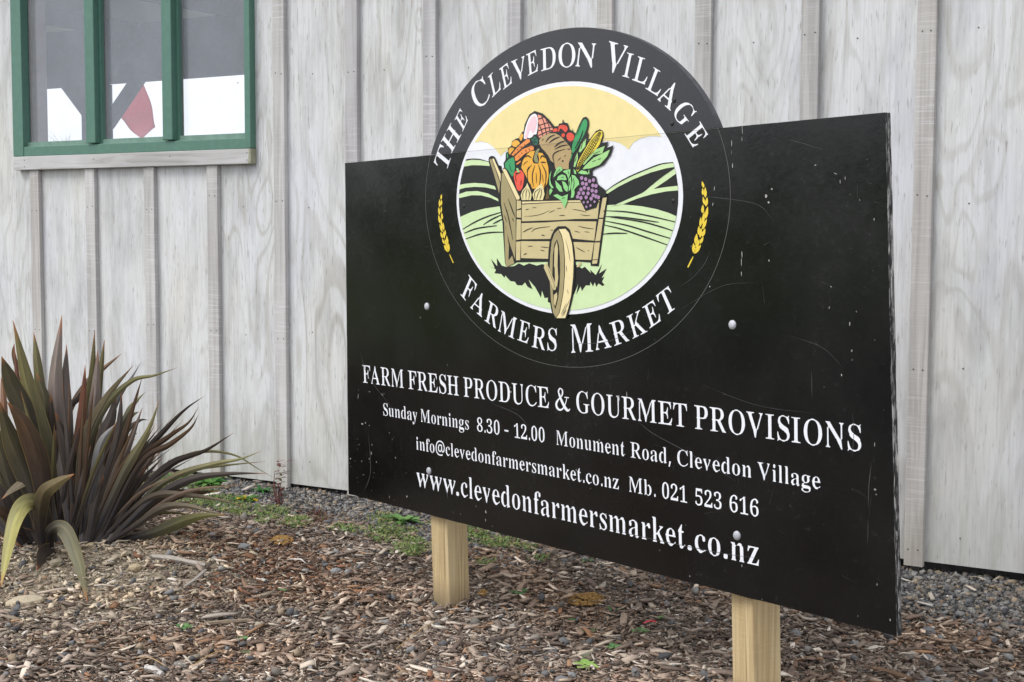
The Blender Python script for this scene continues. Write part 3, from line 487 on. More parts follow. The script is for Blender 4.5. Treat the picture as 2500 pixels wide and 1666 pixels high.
box('sill_board', WX0 + 0.004, WX1 + 0.004, WY - 0.040, WY - 0.0005, ZS0, ZS1, SILL, barn, bev=0.003)
for px in (60, 228, 415, 603):
    for dz in ((0.018, 0.052) if px in (60, 603) else (0.047,)):
        nails.append((on_wall(px, 400, 0.04)[0], ZS0 + dz, 0.04))
NV, NF = [], []
for (x, z, d) in nails:
    b = len(NV); r = 0.0032
    for k in range(6):
        a = k * math.pi / 3
        NV.append((x + r * math.cos(a), WY - d - 0.0012, z + r * math.sin(a)))
    for k in range(6):
        a = k * math.pi / 3
        NV.append((x + r * math.cos(a), WY - d + 0.001, z + r * math.sin(a)))
    NF.append(tuple(b + k for k in (0, 1, 2, 3, 4, 5)))
    for k in range(6): NF.append((b + k, b + 6 + k, b + 6 + (k + 1) % 6, b + (k + 1) % 6))
tag(mesh_ob('nail_heads', NV, NF, NAIL, barn), kind='stuff')

# ---- window: frame, mullions, panes
WTOPZ = 2.86
def wx(px, py, out): return float(on_wall(px, py, out)[0])
def wz(px, py, out): return float(on_wall(px, py, out)[2])
win = box('window', WX0, WX1, WY - 0.034, WY + 0.012, ZS1 + 0.0005, wz(330, 348, 0.034), GREEN, barn, bev=0.003)   # the bottom rail
FZ = wz(330, 348, 0.034)
bead_z = wz(330, 337, 0.004)
box('glazing_bead', WX0 + 0.03, WX1 - 0.03, WY - 0.010, WY + 0.010, FZ - 0.004, bead_z, flat('dusty_green_bead', srgb(112, 140, 128), 0.5, .3, .12), win)
xl = wx(50.5, 20, 0.034)
box('jamb', WX0 - 0.001, xl, WY - 0.038, WY + 0.012, ZS1 + 0.002, WTOPZ, GREEN, win, bev=0.003)
xr = wx(596, 150, 0.036)
box('jamb', xr, WX1 + 0.001, WY - 0.038, WY + 0.012, ZS1 + 0.002, WTOPZ, GREEN, win, bev=0.003)
box('head_rail', xl, xr, WY - 0.034, WY + 0.012, WTOPZ - 0.06, WTOPZ - 0.001, GREEN, win, bev=0.003)
prism_xz('header_board', [(WX0, WTOPZ), (WX1, WTOPZ), (WX1, WTOP), (WX0, WTOP)], WY, WY + 0.012, PLY, barn)
mull = []
for pa, pb in ((206, 229), (394, 418)):
    xa, xb = wx(pa, 150, 0.046), wx(pb, 150, 0.046)
    o = box('mullion', xa, xb, WY - 0.046, WY + 0.012, FZ + 0.004, WTOPZ - 0.002, GREEN, win, bev=0.004)
    mull.append((xa, xb))
    box('mullion_flange', xb + 0.0003, xb + 0.016, WY - 0.012, WY + 0.010, FZ + 0.006, WTOPZ - 0.002, GREEN, win)
def mat_glass():
    t = NT('dusty_veiled_window_sheet')
    p = t.pos((1, 1, 1), 'World')
    n = t.noise(p, 3.5, 5, 0.65); s = t.noise(t.pos((1, 1, 0.25), 'World'), 26.0, 4, 0.7)
    dirt_veil = t.math('ADD', t.ramp(n, [(0.3, 0.13), (0.75, 0.21)]), t.ramp(s, [(0.64, 0.0), (0.8, 0.22)]))  # dirt plus a pale veil imitating reflected sky on the glass
    tr = t.n('ShaderNodeBsdfTransparent'); tr.inputs[0].default_value = (0.96, 0.97, 0.98, 1)
    df = t.n('ShaderNodeBsdfDiffuse'); df.inputs[0].default_value = (0.62, 0.66, 0.74, 1)
    m1 = t.n('ShaderNodeMixShader'); t.l(dirt_veil, m1.inputs[0]); t.l(tr.outputs[0], m1.inputs[1]); t.l(df.outputs[0], m1.inputs[2])
    gl = t.n('ShaderNodeBsdfGlossy'); gl.inputs['Roughness'].default_value = 0.06; gl.inputs[0].default_value = (0.9, 0.93, 1, 1)
    fr = t.n('ShaderNodeFresnel'); fr.inputs[0].default_value = 1.45
    m2 = t.n('ShaderNodeMixShader'); bf = t.n('ShaderNodeNewGeometry'); t.l(t.math('MULTIPLY', fr.outputs[0], t.math('SUBTRACT', 1.0, bf.outputs['Backfacing'])), m2.inputs[0]); t.l(m1.outputs[0], m2.inputs[1]); t.l(gl.outputs[0], m2.inputs[2])
    t.l(m2.outputs[0], t.out.inputs['Surface'])
    return t.m
GLASS = mat_glass()
edges = [xl] + [q for m in mull for q in m] + [xr]
for k in range(3):
    box('pane', edges[2 * k] + 0.001, edges[2 * k + 1] - 0.001, WY + 0.0125, WY + 0.0155, FZ - 0.01, WTOPZ - 0.05, GLASS, win)

# ---- framing seen through the panes
for (px, py, wd) in ((117, 300, 0.09), (264, 250, 0.05), (449, 250, 0.05)):
    x = wx(px, py, -0.115)
    box('stud', x - wd, x, WY + 0.018, WY + 0.115, 1.55, WTOP, STUD, barn, bev=0.002)
box('stud', WX1 + 0.01, WX1 + 0.06, WY + 0.018, WY + 0.115, 0.1, WTOP, STUD, barn, bev=0.002)
box('window_plate', WX0, WX1, WY + 0.0162, WY + 0.11, 1.52, FZ - 0.012, STUD, barn)
YF = WY + 3.2
def far(px, py, dy=0.0): return on_plane(px, py, (0, YF + dy, 0), np.array([0, 1.0, 0]))
bz = float(far(356, 196.5)[2]); bt = float(far(356, 55)[2])
X0, X1 = B0 + BP * I0, B0 + BP * I1 + BW
box('beam', X0, X1, YF, YF + 0.10, bz, bt, DARK, barn, bev=0.004)
pl, pr_ = float(far(198, 290)[0]), float(far(276, 290, 0.12)[0])
box('post', pl, pr_, YF + 0.002, YF + 0.12, 0.0, bz - 0.001, DARK, barn, bev=0.004)
for k in (-4.4, 4.4, 8.0): box('post', pl + k, pr_ + k, YF + 0.002, YF + 0.12, 0.0, bz - 0.001, DARK, barn, bev=0.004)
def brace(q, y0, y1):
    P = [far(*p) for p in q]
    return prism_xz('brace', [(p[0], p[2]) for p in P], y0, y1, DARK, barn)
brace([(142, 211.5), (188, 207), (199, 222), (199, 288)], YF + 0.02, YF + 0.07)
brace([(306, 200.5), (340, 198.5), (262, 314), (268, 257)], YF + 0.02, YF + 0.07)
rz = bt + 0.01
rv = [(X0 - .3, WY - 0.30, WTOP + 0.012), (X1 + .3, WY - 0.30, WTOP + 0.012), (X1 + .3, YF + 1.0, rz + 0.10), (X0 - .3, YF + 1.0, rz + 0.10)]
rv += [(x, y, z + 0.03) for x, y, z in rv]
mesh_ob('roof', rv, BOXF, IRON, barn)
for k in range(8):
    x = X0 + 0.9 + k * 1.6
    V = []
    for (y, z) in ((WY + 0.12, WTOP - 0.001), (YF + 0.8, rz + 0.083)):
        for dx in (0, 0.05):
            for dz in (-0.14, 0.0): V.append((x + dx, y, z + dz + 0.005))
    mesh_ob('rafter', V, [(0, 1, 3, 2), (4, 6, 7, 5), (0, 4, 5, 1), (2, 3, 7, 6), (0, 2, 6, 4), (1, 5, 7, 3)], DARK, barn)
box('end_wall', X0 - 0.02, X0 - 0.001, WY + 0.02, YF, 0.02, WTOP - 0.02, PLY, barn)
box('end_wall', X1 + 0.001, X1 + 0.02, WY + 0.02, YF, 0.02, WTOP - 0.02, PLY, barn)
box('gap_light_blocker', X0, X1, WY + 0.05, WY + 0.16, -0.2, 0.30, DARK, barn)  # dark box added to stop light leaking through the gap under the wall
box('floor_slab', X0, X1, WY + 0.161, YF + 0.3, -0.15, 0.03, CONC, barn)

# ---- red flag and bare tree beyond the shed
def mat_cloth():
    t = NT('red_flag_cloth'); n = t.noise(t.pos((1, 1, 1), 'World'), 40, 3)
    c = t.ramp(n, [(0.3, (0.96, 0.30, 0.33)), (0.7, (0.97, 0.36, 0.39))]); t.set(c, 0.8, 0.2)
    tr = t.n('ShaderNodeBsdfTranslucent'); t.l(c, tr.inputs[0]); ms = t.n('ShaderNodeMixShader'); ms.inputs[0].default_value = 0.85
    t.l(t.b.outputs[0], ms.inputs[1]); t.l(tr.outputs[0], ms.inputs[2]); t.l(ms.outputs[0], t.out.inputs['Surface'])
    return t.m
fq = [far(*p, dy=0.5) for p in ((349, 203), (386, 311), (342, 339), (292, 285))]   # hoist top, fly top, fly bottom, hoist bottom
flag = empty('red_flag', (far(300, 290, 0.5)[0], YF + 0.5, 0.0))
tag(flag, 'red flag hanging at a slant beyond the middle window pane', 'flag')
NV, NF = [], []
n = 9
for i in range(n + 1):
    for j in range(n + 1):
        s, t_ = i / n, j / n
        P = (fq[0] * (1 - s) + fq[1] * s) * (1 - t_) + (fq[3] * (1 - s) + fq[2] * s) * t_
        P = P + np.array([0, 0.035 * math.sin(5 * s + 2.0 * t_) * s, 0])
        NV.append(P)
for i in range(n):
    for j in range(n):
        a = i * (n + 1) + j; NF.append((a, a + 1, a + n + 2, a + n + 1))
o = mesh_ob('cloth', NV, NF, mat_cloth(), flag, smooth=True)
md = o.modifiers.new('thick', 'SOLIDIFY'); md.thickness = 0.003
def tube(P, R, sides=6, cap=True):
    P = np.asarray(P, float); V, F = [], []
    for i, p in enumerate(P):
        d = P[min(i + 1, len(P) - 1)] - P[max(i - 1, 0)]; d = d / np.linalg.norm(d)
        a = np.cross(d, (0.31, 0.2, 0.93)); a /= np.linalg.norm(a); b = np.cross(d, a)
        for k in range(sides):
            t = 2 * math.pi * k / sides
            V.append(p + R[i] * (math.cos(t) * a + math.sin(t) * b))
    for i in range(len(P) - 1):
        for k in range(sides):
            q, r = i * sides + k, i * sides + (k + 1) % sides
            F.append((q, r, r + sides, q + sides))
    if cap:
        F.append(tuple(range(sides - 1, -1, -1))); F.append(tuple((len(P) - 1) * sides + k for k in range(sides)))
    return V, F
h0, h1 = fq[3], fq[0]
e = (h1 - h0) / np.linalg.norm(h1 - h0)
pb = h0 - e * ((h0[2]) / e[2]); V, F = tube([pb, h1 + e * 0.02], [0.012, 0.010], 8)
mesh_ob('pole', V, F, DARK, flag)
def bare_tree(px, py, Y, spread):
    top = on_plane(px, py, (0, Y, 0), np.array([0, 1.0, 0]))
    base = np.array([top[0], Y, 0.0])
    root = empty('bare_tree', base)
    tag(root, 'leafless tree with thin twigs seen low through the first window pane', 'tree')
    H = top[2]
    tp = [base + [0.05 * math.sin(k), 0.04 * math.cos(2 * k), H * 0.55 * k / 5] for k in range(6)]
    V, F = tube(tp, [0.16 - 0.018 * k for k in range(6)], 7)
    bark = flat('grey_bark', (0.10, 0.085, 0.07), 0.9, 0.1, 0.2)
    mesh_ob('trunk', V, F, bark, root)
    VV, FF = [], []
    r = random.Random(3)
    def grow(p, d, L, rad, lev):
        pts, rr = [p], [rad]
        for k in range(4):
            d = d + np.array([r.uniform(-.25, .25), r.uniform(-.25, .25), r.uniform(-.05, .22)]); d /= np.linalg.norm(d)
            pts.append(pts[-1] + d * L / 4); rr.append(rad * (1 - 0.17 * (k + 1)))
        v, f = tube(pts, rr, 4, False); b = len(VV); VV.extend(v); FF.extend([tuple(q + b for q in g) for g in f])
        if lev > 0:
            for k in range(1, 5):
                for _ in range(2 if lev > 1 else 1):
                    nd = d + np.array([r.uniform(-.9, .9), r.uniform(-.9, .9), r.uniform(-.2, .5)]); nd /= np.linalg.norm(nd)
                    grow(pts[k], nd, L * r.uniform(.5, .7), rr[k] * 0.6, lev - 1)
    for k in range(7):
        a = k * 0.9
        grow(tp[2 + k % 4], np.array([math.cos(a) * spread, math.sin(a) * spread, 0.75]), H * 0.33, 0.06, 3)
    mesh_ob('crown', VV, FF, bark, root)
bare_tree(172, 322, 24.0, 0.8)

# ---- hedge added out of view, a dark horizon for the glossy sign to reflect
def added_hedge():
    n = 14000
    t = rng.random(n)
    ax, ay = -34.0, -40.0; bx, by = -26.0, 18.0
    zt = 1.9 + 0.4 * np.sin(t * 31) + 0.3 * np.sin(t * 77 + 1)
    z = zt * np.sqrt(rng.random(n))
    w = 1.1 * np.sqrt(np.clip(1.05 - (z / (zt + .05)) ** 2, 0.02, 1))
    c = np.stack([ax + (bx - ax) * t + rng.normal(0, 1, n) * w, ay + (by - ay) * t + rng.normal(0, .2, n), z], 1)
    a = rng.normal(0, 1, (n, 3)); a /= np.linalg.norm(a, axis=1)[:, None]
    b = np.cross(a, rng.normal(0, 1, (n, 3))); b /= np.linalg.norm(b, axis=1)[:, None]
    s = rng.uniform(0.12, 0.32, n)[:, None]
    V = np.stack([c - a * s, c + b * s * .6, c + a * s, c - b * s * .6], 1).reshape(-1, 3)
    F = np.arange(4 * n).reshape(n, 4)
    colr = np.repeat(np.array([0.035, 0.055, 0.018])[None] * rng.uniform(.6, 1.7, (n, 1)), 4, 0)
    tag(mesh_ob('added_hedge', V, F, vcol('added_hedge_leaves', 0.7), col=colr), kind='stuff')
added_hedge()

# ================================================================== THE SIGN
BLACK = mat_board('black_painted_board', (0.0032, 0.0033, 0.0034), 0.12, 0.34)
CREST = mat_board('black_crest_board', (0.0085, 0.0085, 0.0115), 0.14, 0.30)
EDGE = mat_edge()
PINE = mat_pine()
sign = empty('market_sign', (SGC[0], SGC[1], 0.0))
tag(sign, 'black farmers market sign board with oval crest standing on two pine posts', 'sign')
TL, TR, BR, BL = (-1.1686, 0.5985), (1.1892, 0.6000), (1.2119, -0.5987), (-1.2345, -0.5994)
TH = 0.019
def slab(name, outline, front, back, edge, parent):
    n = len(outline)
    V = [on_sign(u, v, 0.0) for u, v in outline] + [on_sign(u, v, -TH) for u, v in outline]
    F = [tuple(range(n)), tuple(range(2 * n - 1, n - 1, -1))] + [(i, i + n, (i + 1) % n + n, (i + 1) % n) for i in range(n)]
    return mesh_ob(name, V, F, None, parent, mats=[front, edge], fm=[0, 0] + [1] * n)
def edge_run(a, b, k, amp):
    out = []
    for i in range(k):
        t = i / k
        out.append((a[0] + (b[0] - a[0]) * t + random.uniform(-amp, amp), a[1] + (b[1] - a[1]) * t + random.uniform(-amp, amp)))
    return out
outl = edge_run(BL, BR, 60, 0.0009) + edge_run(BR, TR, 30, 0.0006) + edge_run(TR, TL, 30, 0.0003) + edge_run(TL, BL, 30, 0.0005)
slab('board', outl, BLACK, BLACK, EDGE, sign)
OC, OA, OB = (0.0201, 0.4363), 0.688, 0.4872                 # rim of the crest
ts = math.asin((SEAM + 0.0016 - OC[1]) / OB)
rim = [(OC[0] + OA * math.cos(t), OC[1] + OB * math.sin(t)) for t in np.linspace(ts, math.pi - ts, 64)]
slab('crest_board', rim, CREST, CREST, flat('worn_crest_edge', srgb(62, 62, 66), 0.5, 0.3, 0.35), sign)

# ---- flat print: clipped polygons laid on the board
def clip_half(P, f):
    out = []
    for i in range(len(P)):
        a, b = P[i], P[(i + 1) % len(P)]
        fa, fb = f(a), f(b)
        if fa >= 0: out.append(a)
        if (fa >= 0) != (fb >= 0):
            t = fa / (fa - fb)
            out.append((a[0] + (b[0] - a[0]) * t, a[1] + (b[1] - a[1]) * t))
    return out
def ellipse(c, a, b, n=96, k=1.0):
    return [(c[0] + a * k * math.cos(2 * math.pi * i / n), c[1] + b * k * math.sin(2 * math.pi * i / n)) for i in range(n)]
def clip_convex(P, E):
    for i in range(len(E)):
        p, q = E[i], E[(i + 1) % len(E)]
        P = clip_half(P, lambda s: (q[0] - p[0]) * (s[1] - p[1]) - (q[1] - p[1]) * (s[0] - p[0]))
        if len(P) < 3: return []
    return P
def area(P): return sum(P[i][0] * P[(i + 1) % len(P)][1] - P[(i + 1) % len(P)][0] * P[i][1] for i in range(len(P))) / 2
def decal(name, polys, mat, h, parent, clip=None, label=None, kind=None):
    """polys: list of loop lists [outer, hole, ...] in (u, v)"""
    V, F = [], []
    for pi_, loops in enumerate(polys):
        for sgn_ in (1, -1):
            L2 = []
            for P in loops:
                if clip is not None: P = clip_convex(P, clip)
                P = clip_half(P, (lambda s: SEAM - s[1]) if sgn_ > 0 else (lambda s: s[1] - SEAM - 1e-6)) if len(P) > 2 else []
                if len(P) > 2 and abs(area(P)) > 1e-9: L2.append(P)
            if not L2: continue
            tri = tessellate_polygon([[Vector((x * 100, y * 100, 0)) for x, y in P] for P in L2])
            flat_ = [p for P in L2 for p in P]
            b = len(V)
            V += [on_sign(x, y if sgn_ > 0 else max(y, SEAM + 2e-6), h + 0.00005 * min(pi_, 6)) for x, y in flat_]
            for a_, b_, c_ in tri:
                A, B, C_ = flat_[a_], flat_[b_], flat_[c_]
                s = (B[0] - A[0]) * (C_[1] - A[1]) - (B[1] - A[1]) * (C_[0] - A[0])
                if abs(s) < 1e-12: continue
                F.append((a_ + b, b_ + b, c_ + b) if s > 0 else (a_ + b, c_ + b, b_ + b))
    o = mesh_ob(name, V, F, mat, parent)
    return tag(o, label=label, kind=kind)
REG = {'a': (1020, 40, 3.0154), 'b': (1020, 460, 3.0154), 'v': (1160, 250, 6.031), 'c': (1100, 480, 3.9217), 'l': (1030, 430, 6.822), 'r': (1650, 420, 6.03)}
def px_of(reg, pts):
    x0, y0, s = REG[reg]
    return [(x0 + x / s, y0 + y / s) for x, y in pts]
def smooth_loop(P, it=1):
    for _ in range(it):
        Q = []
        for i in range(len(P)):
            a, b = P[i], P[(i + 1) % len(P)]
            Q += [(a[0] * .75 + b[0] * .25, a[1] * .75 + b[1] * .25), (a[0] * .25 + b[0] * .75, a[1] * .25 + b[1] * .75)]
        P = Q
    return P
def poly(reg, pts, sm=0): return [[uv(*p) for p in smooth_loop(px_of(reg, pts), sm)]]
def catmull(P, n=8):
    P = [np.array(p, float) for p in P]
    if len(P) < 3: return [tuple(P[0] + (P[-1] - P[0]) * i / n) for i in range(n + 1)]
    Q = [2 * P[0] - P[1]] + P + [2 * P[-1] - P[-2]]
    out = []
    for i in range(1, len(Q) - 2):
        for k in range(n):
            t = k / n
            out.append(tuple(0.5 * (2 * Q[i] + (Q[i + 1] - Q[i - 1]) * t + (2 * Q[i - 1] - 5 * Q[i] + 4 * Q[i + 1] - Q[i + 2]) * t * t + (3 * Q[i] - Q[i - 1] - 3 * Q[i + 1] + Q[i + 2]) * t ** 3)))
    out.append(tuple(P[-1])); return out
def stroke(reg, pts, w, t0=0.35, t1=0.35):
    """tapered brush line -> polygon"""
    P = catmull(pts, 6); n = len(P); A, B = [], []
    for i in range(n):
        d = np.subtract(P[min(i + 1, n - 1)], P[max(i - 1, 0)]); d = d / (np.linalg.norm(d) + 1e-9)
        t = i / (n - 1)
        k = w / 2 * min(1, t0 + (1 - t0) * t / 0.3, t1 + (1 - t1) * (1 - t) / 0.3)
        A.append((P[i][0] - d[1] * k, P[i][1] + d[0] * k)); B.append((P[i][0] + d[1] * k, P[i][1] - d[0] * k))
    return poly(reg, A + B[::-1])
def circ(reg, x, y, r, ry=None, n=14): return poly(reg, [(x + r * math.cos(2 * math.pi * i / n), y + (ry or r) * math.sin(2 * math.pi * i / n)) for i in range(n)])
def ink(name, r, g, b): 
    c = srgb(r, g, b)
    return flat('print_' + name, c, 0.38, 0.4, 0.03)
K = ink('black', 30, 30, 31); WHITE = ink('white', 226, 228, 234); YEL = ink('pale_yellow', 228, 212, 150); LG = ink('light_green', 200, 222, 172)
TAN, TAND, TANL = ink('tan', 198, 184, 138), ink('dark_tan', 160, 148, 108), ink('light_tan', 230, 214, 164)
H1 = 0.0005
emb = decal('emblem', [[ellipse((0.0236, 0.4384), 0.5137, 0.3345)]], WHITE, H1, sign)
INN = ellipse((0.0215, 0.4381), 0.4985, 0.3222, 80)
LINEWORK = ('furrow', 'wood_grain', 'wheel_grain', 'ham_net', 'yam_line', 'cucumber_line', 'corn_kernel_line', 'husk_line', 'carrot_line', 'leaf_line', 'pumpkin_rib', 'pepper_line', 'garlic_line', 'cabbage_vein')
def art(name, polys, mat, lvl, clip=True):
    if name in LINEWORK: return decal(name, polys, mat, H1 * (1 + lvl), emb, INN if clip else None, kind='stuff')
    for q in polys: decal(name, [q], mat, H1 * (1 + lvl), emb, INN if clip else None)
cloud = [(-300, 100), (2400, 100), (2400, 890), (1800, 888), (1760, 882), (1700, 884), (1640, 900), (1590, 930), (1552, 983), (1530, 960), (1490, 935), (1440, 920), (1400, 917), (700, 985), (670, 985), (640, 1000), (612, 1030), (590, 1000), (560, 965), (520, 935), (470, 922), (415, 930), (-300, 940)]
art('yellow_sky', [poly('a', cloud)], YEL, 1)
art('dark_hill', [poly('a', [(100, 1110), (330, 1068), (400, 1048), (460, 1050), (540, 1075), (620, 1105), (640, 1500), (100, 1540)]),
                  poly('a', [(1340, 1320), (1450, 1238), (1560, 1178), (1700, 1118), (1800, 1083), (1890, 1072), (2100, 1060), (2100, 1540), (1360, 1440)])], K, 1)
art('pale_field', [poly('a', [(100, 1560), (310, 1480), (400, 1440), (500, 1415), (620, 1398), (1390, 1392), (1500, 1385), (1650, 1399), (1760, 1420), (1850, 1448), (1905, 1472), (2200, 1560), (2200, 2600), (100, 2600)])], LG, 2)
art('pale_terrace', [poly('a', p) for p in (
    [(300, 1098), (345, 1066), (400, 1056), (460, 1058), (525, 1074), (533, 1103), (470, 1098), (400, 1097), (300, 1115)],
    [(280, 1248), (350, 1234), (420, 1227), (500, 1233), (568, 1250), (580, 1277), (500, 1260), (420, 1256), (350, 1263), (280, 1285)],
    [(280, 1320), (360, 1291), (440, 1287), (520, 1305), (605, 1350), (607, 1368), (540, 1337), (470, 1319), (400, 1318), (280, 1345)],
    [(1372, 1300), (1450, 1246), (1560, 1186), (1700, 1126), (1800, 1091), (1895, 1079), (1905, 1108), (1830, 1120), (1720, 1150), (1590, 1200), (1480, 1255), (1400, 1306)],
    [(1410, 1408), (1540, 1352), (1650, 1305), (1680, 1285), (1780, 1198), (1890, 1116), (1930, 1140), (1830, 1212), (1740, 1272), (1830, 1258), (1940, 1246), (1940, 1280), (1830, 1290), (1720, 1312), (1620, 1342), (1500, 1390)])], LG, 2)
art('furrow', [stroke('b', p, 11, .5, .6) for p in (
    [(332, 303), (430, 246), (520, 207), (620, 176)], [(487, 268), (550, 228), (622, 195)], [(557, 262), (590, 245), (625, 228)], [(345, 331), (440, 296), (585, 275)], [(352, 375), (450, 341), (540, 326), (640, 323)],
    [(1395, 165), (1550, 175), (1720, 206), (1900, 248)], [(1385, 208), (1500, 213), (1640, 230), (1778, 250)], [(1420, 212), (1650, 246), (1790, 283), (1880, 312)], [(1380, 240), (1550, 275), (1700, 320), (1865, 370)], [(1375, 270), (1500, 300), (1680, 360), (1845, 418)], [(1365, 338), (1450, 331), (1545, 332)])]
    + [stroke('a', [(1372, 1300), (1450, 1243), (1560, 1182), (1700, 1122), (1800, 1086), (1900, 1074)], 8), stroke('a', [(300, 1098), (345, 1063), (400, 1052), (460, 1055), (530, 1072)], 8), stroke('a', [(1905, 1110), (1800, 1180), (1700, 1262)], 8)], K, 3)
art('cart_shadow', [poly('c', [(370, 665), (428, 690), (410, 640), (390, 596), (452, 668), (447, 588), (495, 662), (545, 676), (615, 666), (660, 640), (705, 662), (757, 640), (830, 662), (878, 648), (950, 660), (1200, 650), (1262, 690), (1290, 672), (1350, 735), (1340, 698), (1395, 752), (1455, 648), (1427, 738), (1500, 690), (1450, 782), (1478, 768), (1455, 815), (1478, 845), (1460, 858), (1420, 832), (1400, 866), (1385, 820), (1368, 862), (1345, 815), (1338, 852), (1300, 850), (1262, 905), (1250, 860), (1208, 938), (1228, 830), (1190, 930), (1165, 960), (1000, 1000), (955, 1018), (935, 1010), (938, 968), (905, 972), (880, 900), (870, 968), (815, 868), (752, 795), (790, 888), (742, 865), (718, 822), (690, 852), (640, 848), (620, 815), (577, 810), (545, 775), (530, 755), (520, 778), (490, 742), (425, 735), (440, 700)])], K, 3)
# hand cart
art('cart_outline', [poly('v', [(205, 850), (215, 808), (250, 788), (290, 798), (312, 830), (402, 1040), (408, 992), (440, 956), (482, 985), (690, 1410), (690, 1568), (400, 1568), (376, 1440), (370, 1350), (290, 1120)]), poly('c', [(470, 20), (500, -60), (640, 20), (690, 28), (1000, 14), (1440, 18), (1452, -30), (1512, 4), (1500, 120), (1425, 668), (1348, 664), (1345, 632), (1200, 622), (640, 630), (622, 642), (545, 682), (527, 640), (503, 250), (478, 100), (460, 20)])], K, 4)
zv = lambda pts: px_of('v', pts)
def P_(pts): return [[uv(*p) for p in pts]]
side_face = zv([(405, 1046), (430, 1038), (612, 1436)]) + px_of('c', [(632, 190), (632, 420), (624, 600), (580, 470), (515, 230), (490, 60)]) + zv([(392, 1440), (392, 1240)])
art('cart_side', [P_(side_face), poly('c', [(520, 255), (540, 300), (566, 470), (562, 612), (598, 566), (618, 640), (545, 676), (533, 640)]), poly('v', [(222, 850), (238, 835), (258, 842), (378, 1190), (366, 1345), (305, 1120)])], TAND, 5)
art('cart_rail', [poly('v', [(412, 992), (445, 978), (470, 1000), (668, 1402), (660, 1432), (622, 1434), (432, 1032)]), poly('v', [(262, 836), (285, 828), (388, 1060), (384, 1180), (360, 1095)]), poly('c', [(692, 50), (1000, 36), (1438, 36), (1430, 50), (1000, 54), (692, 68)]), poly('v', [(1832, 1266), (1920, 1368), (1872, 1384), (1850, 1330)])], TANL, 5)
art('cart_plank', [poly('c', p) for p in (
    [(690, 78), (1000, 60), (1430, 58), (1416, 214), (1200, 216), (1050, 226), (690, 238)], [(686, 256), (900, 250), (1100, 236), (1404, 240), (1384, 424), (1180, 404), (686, 410)], [(682, 428), (1000, 430), (1380, 442), (1354, 608), (1200, 604), (682, 590)])], TAN, 5)
art('cart_corner_post', [poly('c', p) for p in ([(641, 38), (682, 42), (684, 110), (640, 126)], [(640, 134), (683, 128), (682, 205), (640, 200)], [(640, 218), (681, 222), (680, 410), (636, 418)], [(635, 434), (679, 430), (674, 608), (634, 612)], [(1465, 14), (1504, 10), (1470, 203), (1430, 203)], [(1428, 216), (1468, 216), (1440, 424), (1392, 428)], [(1386, 442), (1438, 440), (1418, 600), (1368, 604)], [(1366, 612), (1416, 606), (1410, 642), (1364, 646)])], TAN, 5)
art('wood_grain', [stroke('c', p, w) for p, w in (([(710, 190), (800, 186), (890, 165), (955, 132)], 5), ([(725, 130), (760, 118)], 6), ([(790, 110), (830, 104)], 5), ([(950, 156), (1010, 130)], 5), ([(1048, 183), (1105, 180)], 7), ([(1172, 122), (1240, 132), (1310, 150)], 6), ([(1250, 172), (1300, 182), (1348, 181)], 5), ([(1028, 115), (1072, 112)], 5),
    ([(700, 342), (745, 318), (797, 298)], 8), ([(782, 340), (820, 310), (890, 296), (965, 288)], 7), ([(1230, 282), (1300, 300), (1385, 310)], 7), ([(1192, 328), (1248, 345)], 6), ([(1288, 336), (1340, 343)], 5), ([(878, 370), (912, 374)], 9), ([(965, 322), (992, 320)], 6),
    ([(748, 476), (796, 475)], 6), ([(870, 482), (950, 490)], 7), ([(865, 512), (912, 522)], 6), ([(1208, 486), (1295, 532)], 7), ([(708, 556), (740, 545)], 8), ([(1326, 514), (1334, 522)], 8), ([(520, 60), (560, 190), (606, 420)], 8), ([(560, 20), (600, 130), (628, 200)], 9), ([(525, 180), (545, 250)], 5), ([(600, 205), (612, 240)], 6), ([(1475, 130), (1480, 150)], 6))], K, 6)
art('wheel_outline', [poly('c', [(958, 430), (975, 370), (1000, 318), (1038, 285), (1112, 284), (1150, 315), (1178, 400), (1198, 520), (1206, 640), (1200, 770), (1182, 950), (1152, 1075), (1120, 1168), (1010, 1168), (978, 1108), (955, 980), (945, 820), (940, 640), (946, 520)])], K, 6, False)
art('wheel_rim', [[uv(*q) for q in px_of('c', o)] and [[uv(*q) for q in px_of('c', o)], [uv(*q) for q in px_of('c', i)]] for o, i in (([(1040, 318), (1068, 370), (1088, 450), (1099, 600), (1099, 750), (1084, 930), (1050, 1112), (1018, 1158), (992, 1112), (972, 1000), (962, 850), (958, 700), (964, 560), (978, 430), (1004, 355)], [(1030, 410), (1046, 460), (1058, 580), (1060, 700), (1056, 820), (1042, 970), (1014, 1082), (1000, 1040), (990, 920), (985, 740), (990, 560), (1006, 450)]),)], TAND, 7, False)
art('wheel_tread', [poly('c', [(1046, 314), (1110, 310), (1144, 350), (1172, 450), (1188, 600), (1184, 760), (1164, 950), (1140, 1060), (1108, 1164), (1022, 1164), (1056, 1112), (1090, 930), (1106, 750), (1106, 600), (1094, 450), (1074, 366)])], TANL, 7, False)
art('wheel_spoke', [poly('c', [(1006, 500), (1028, 428), (1040, 500), (1035, 662), (1002, 676)]), poly('c', [(1000, 945), (1030, 916), (1034, 960), (1012, 1052), (1000, 1020)]), poly('c', [(1008, 672), (1036, 662), (1043, 780), (1030, 872), (1012, 830)]), poly('c', [(910, 652), (934, 634), (1022, 850), (1020, 888), (1000, 898), (904, 682)]), poly('c', [(1215, 676), (1240, 632), (1268, 632), (1238, 676)])], TAN, 8, False)
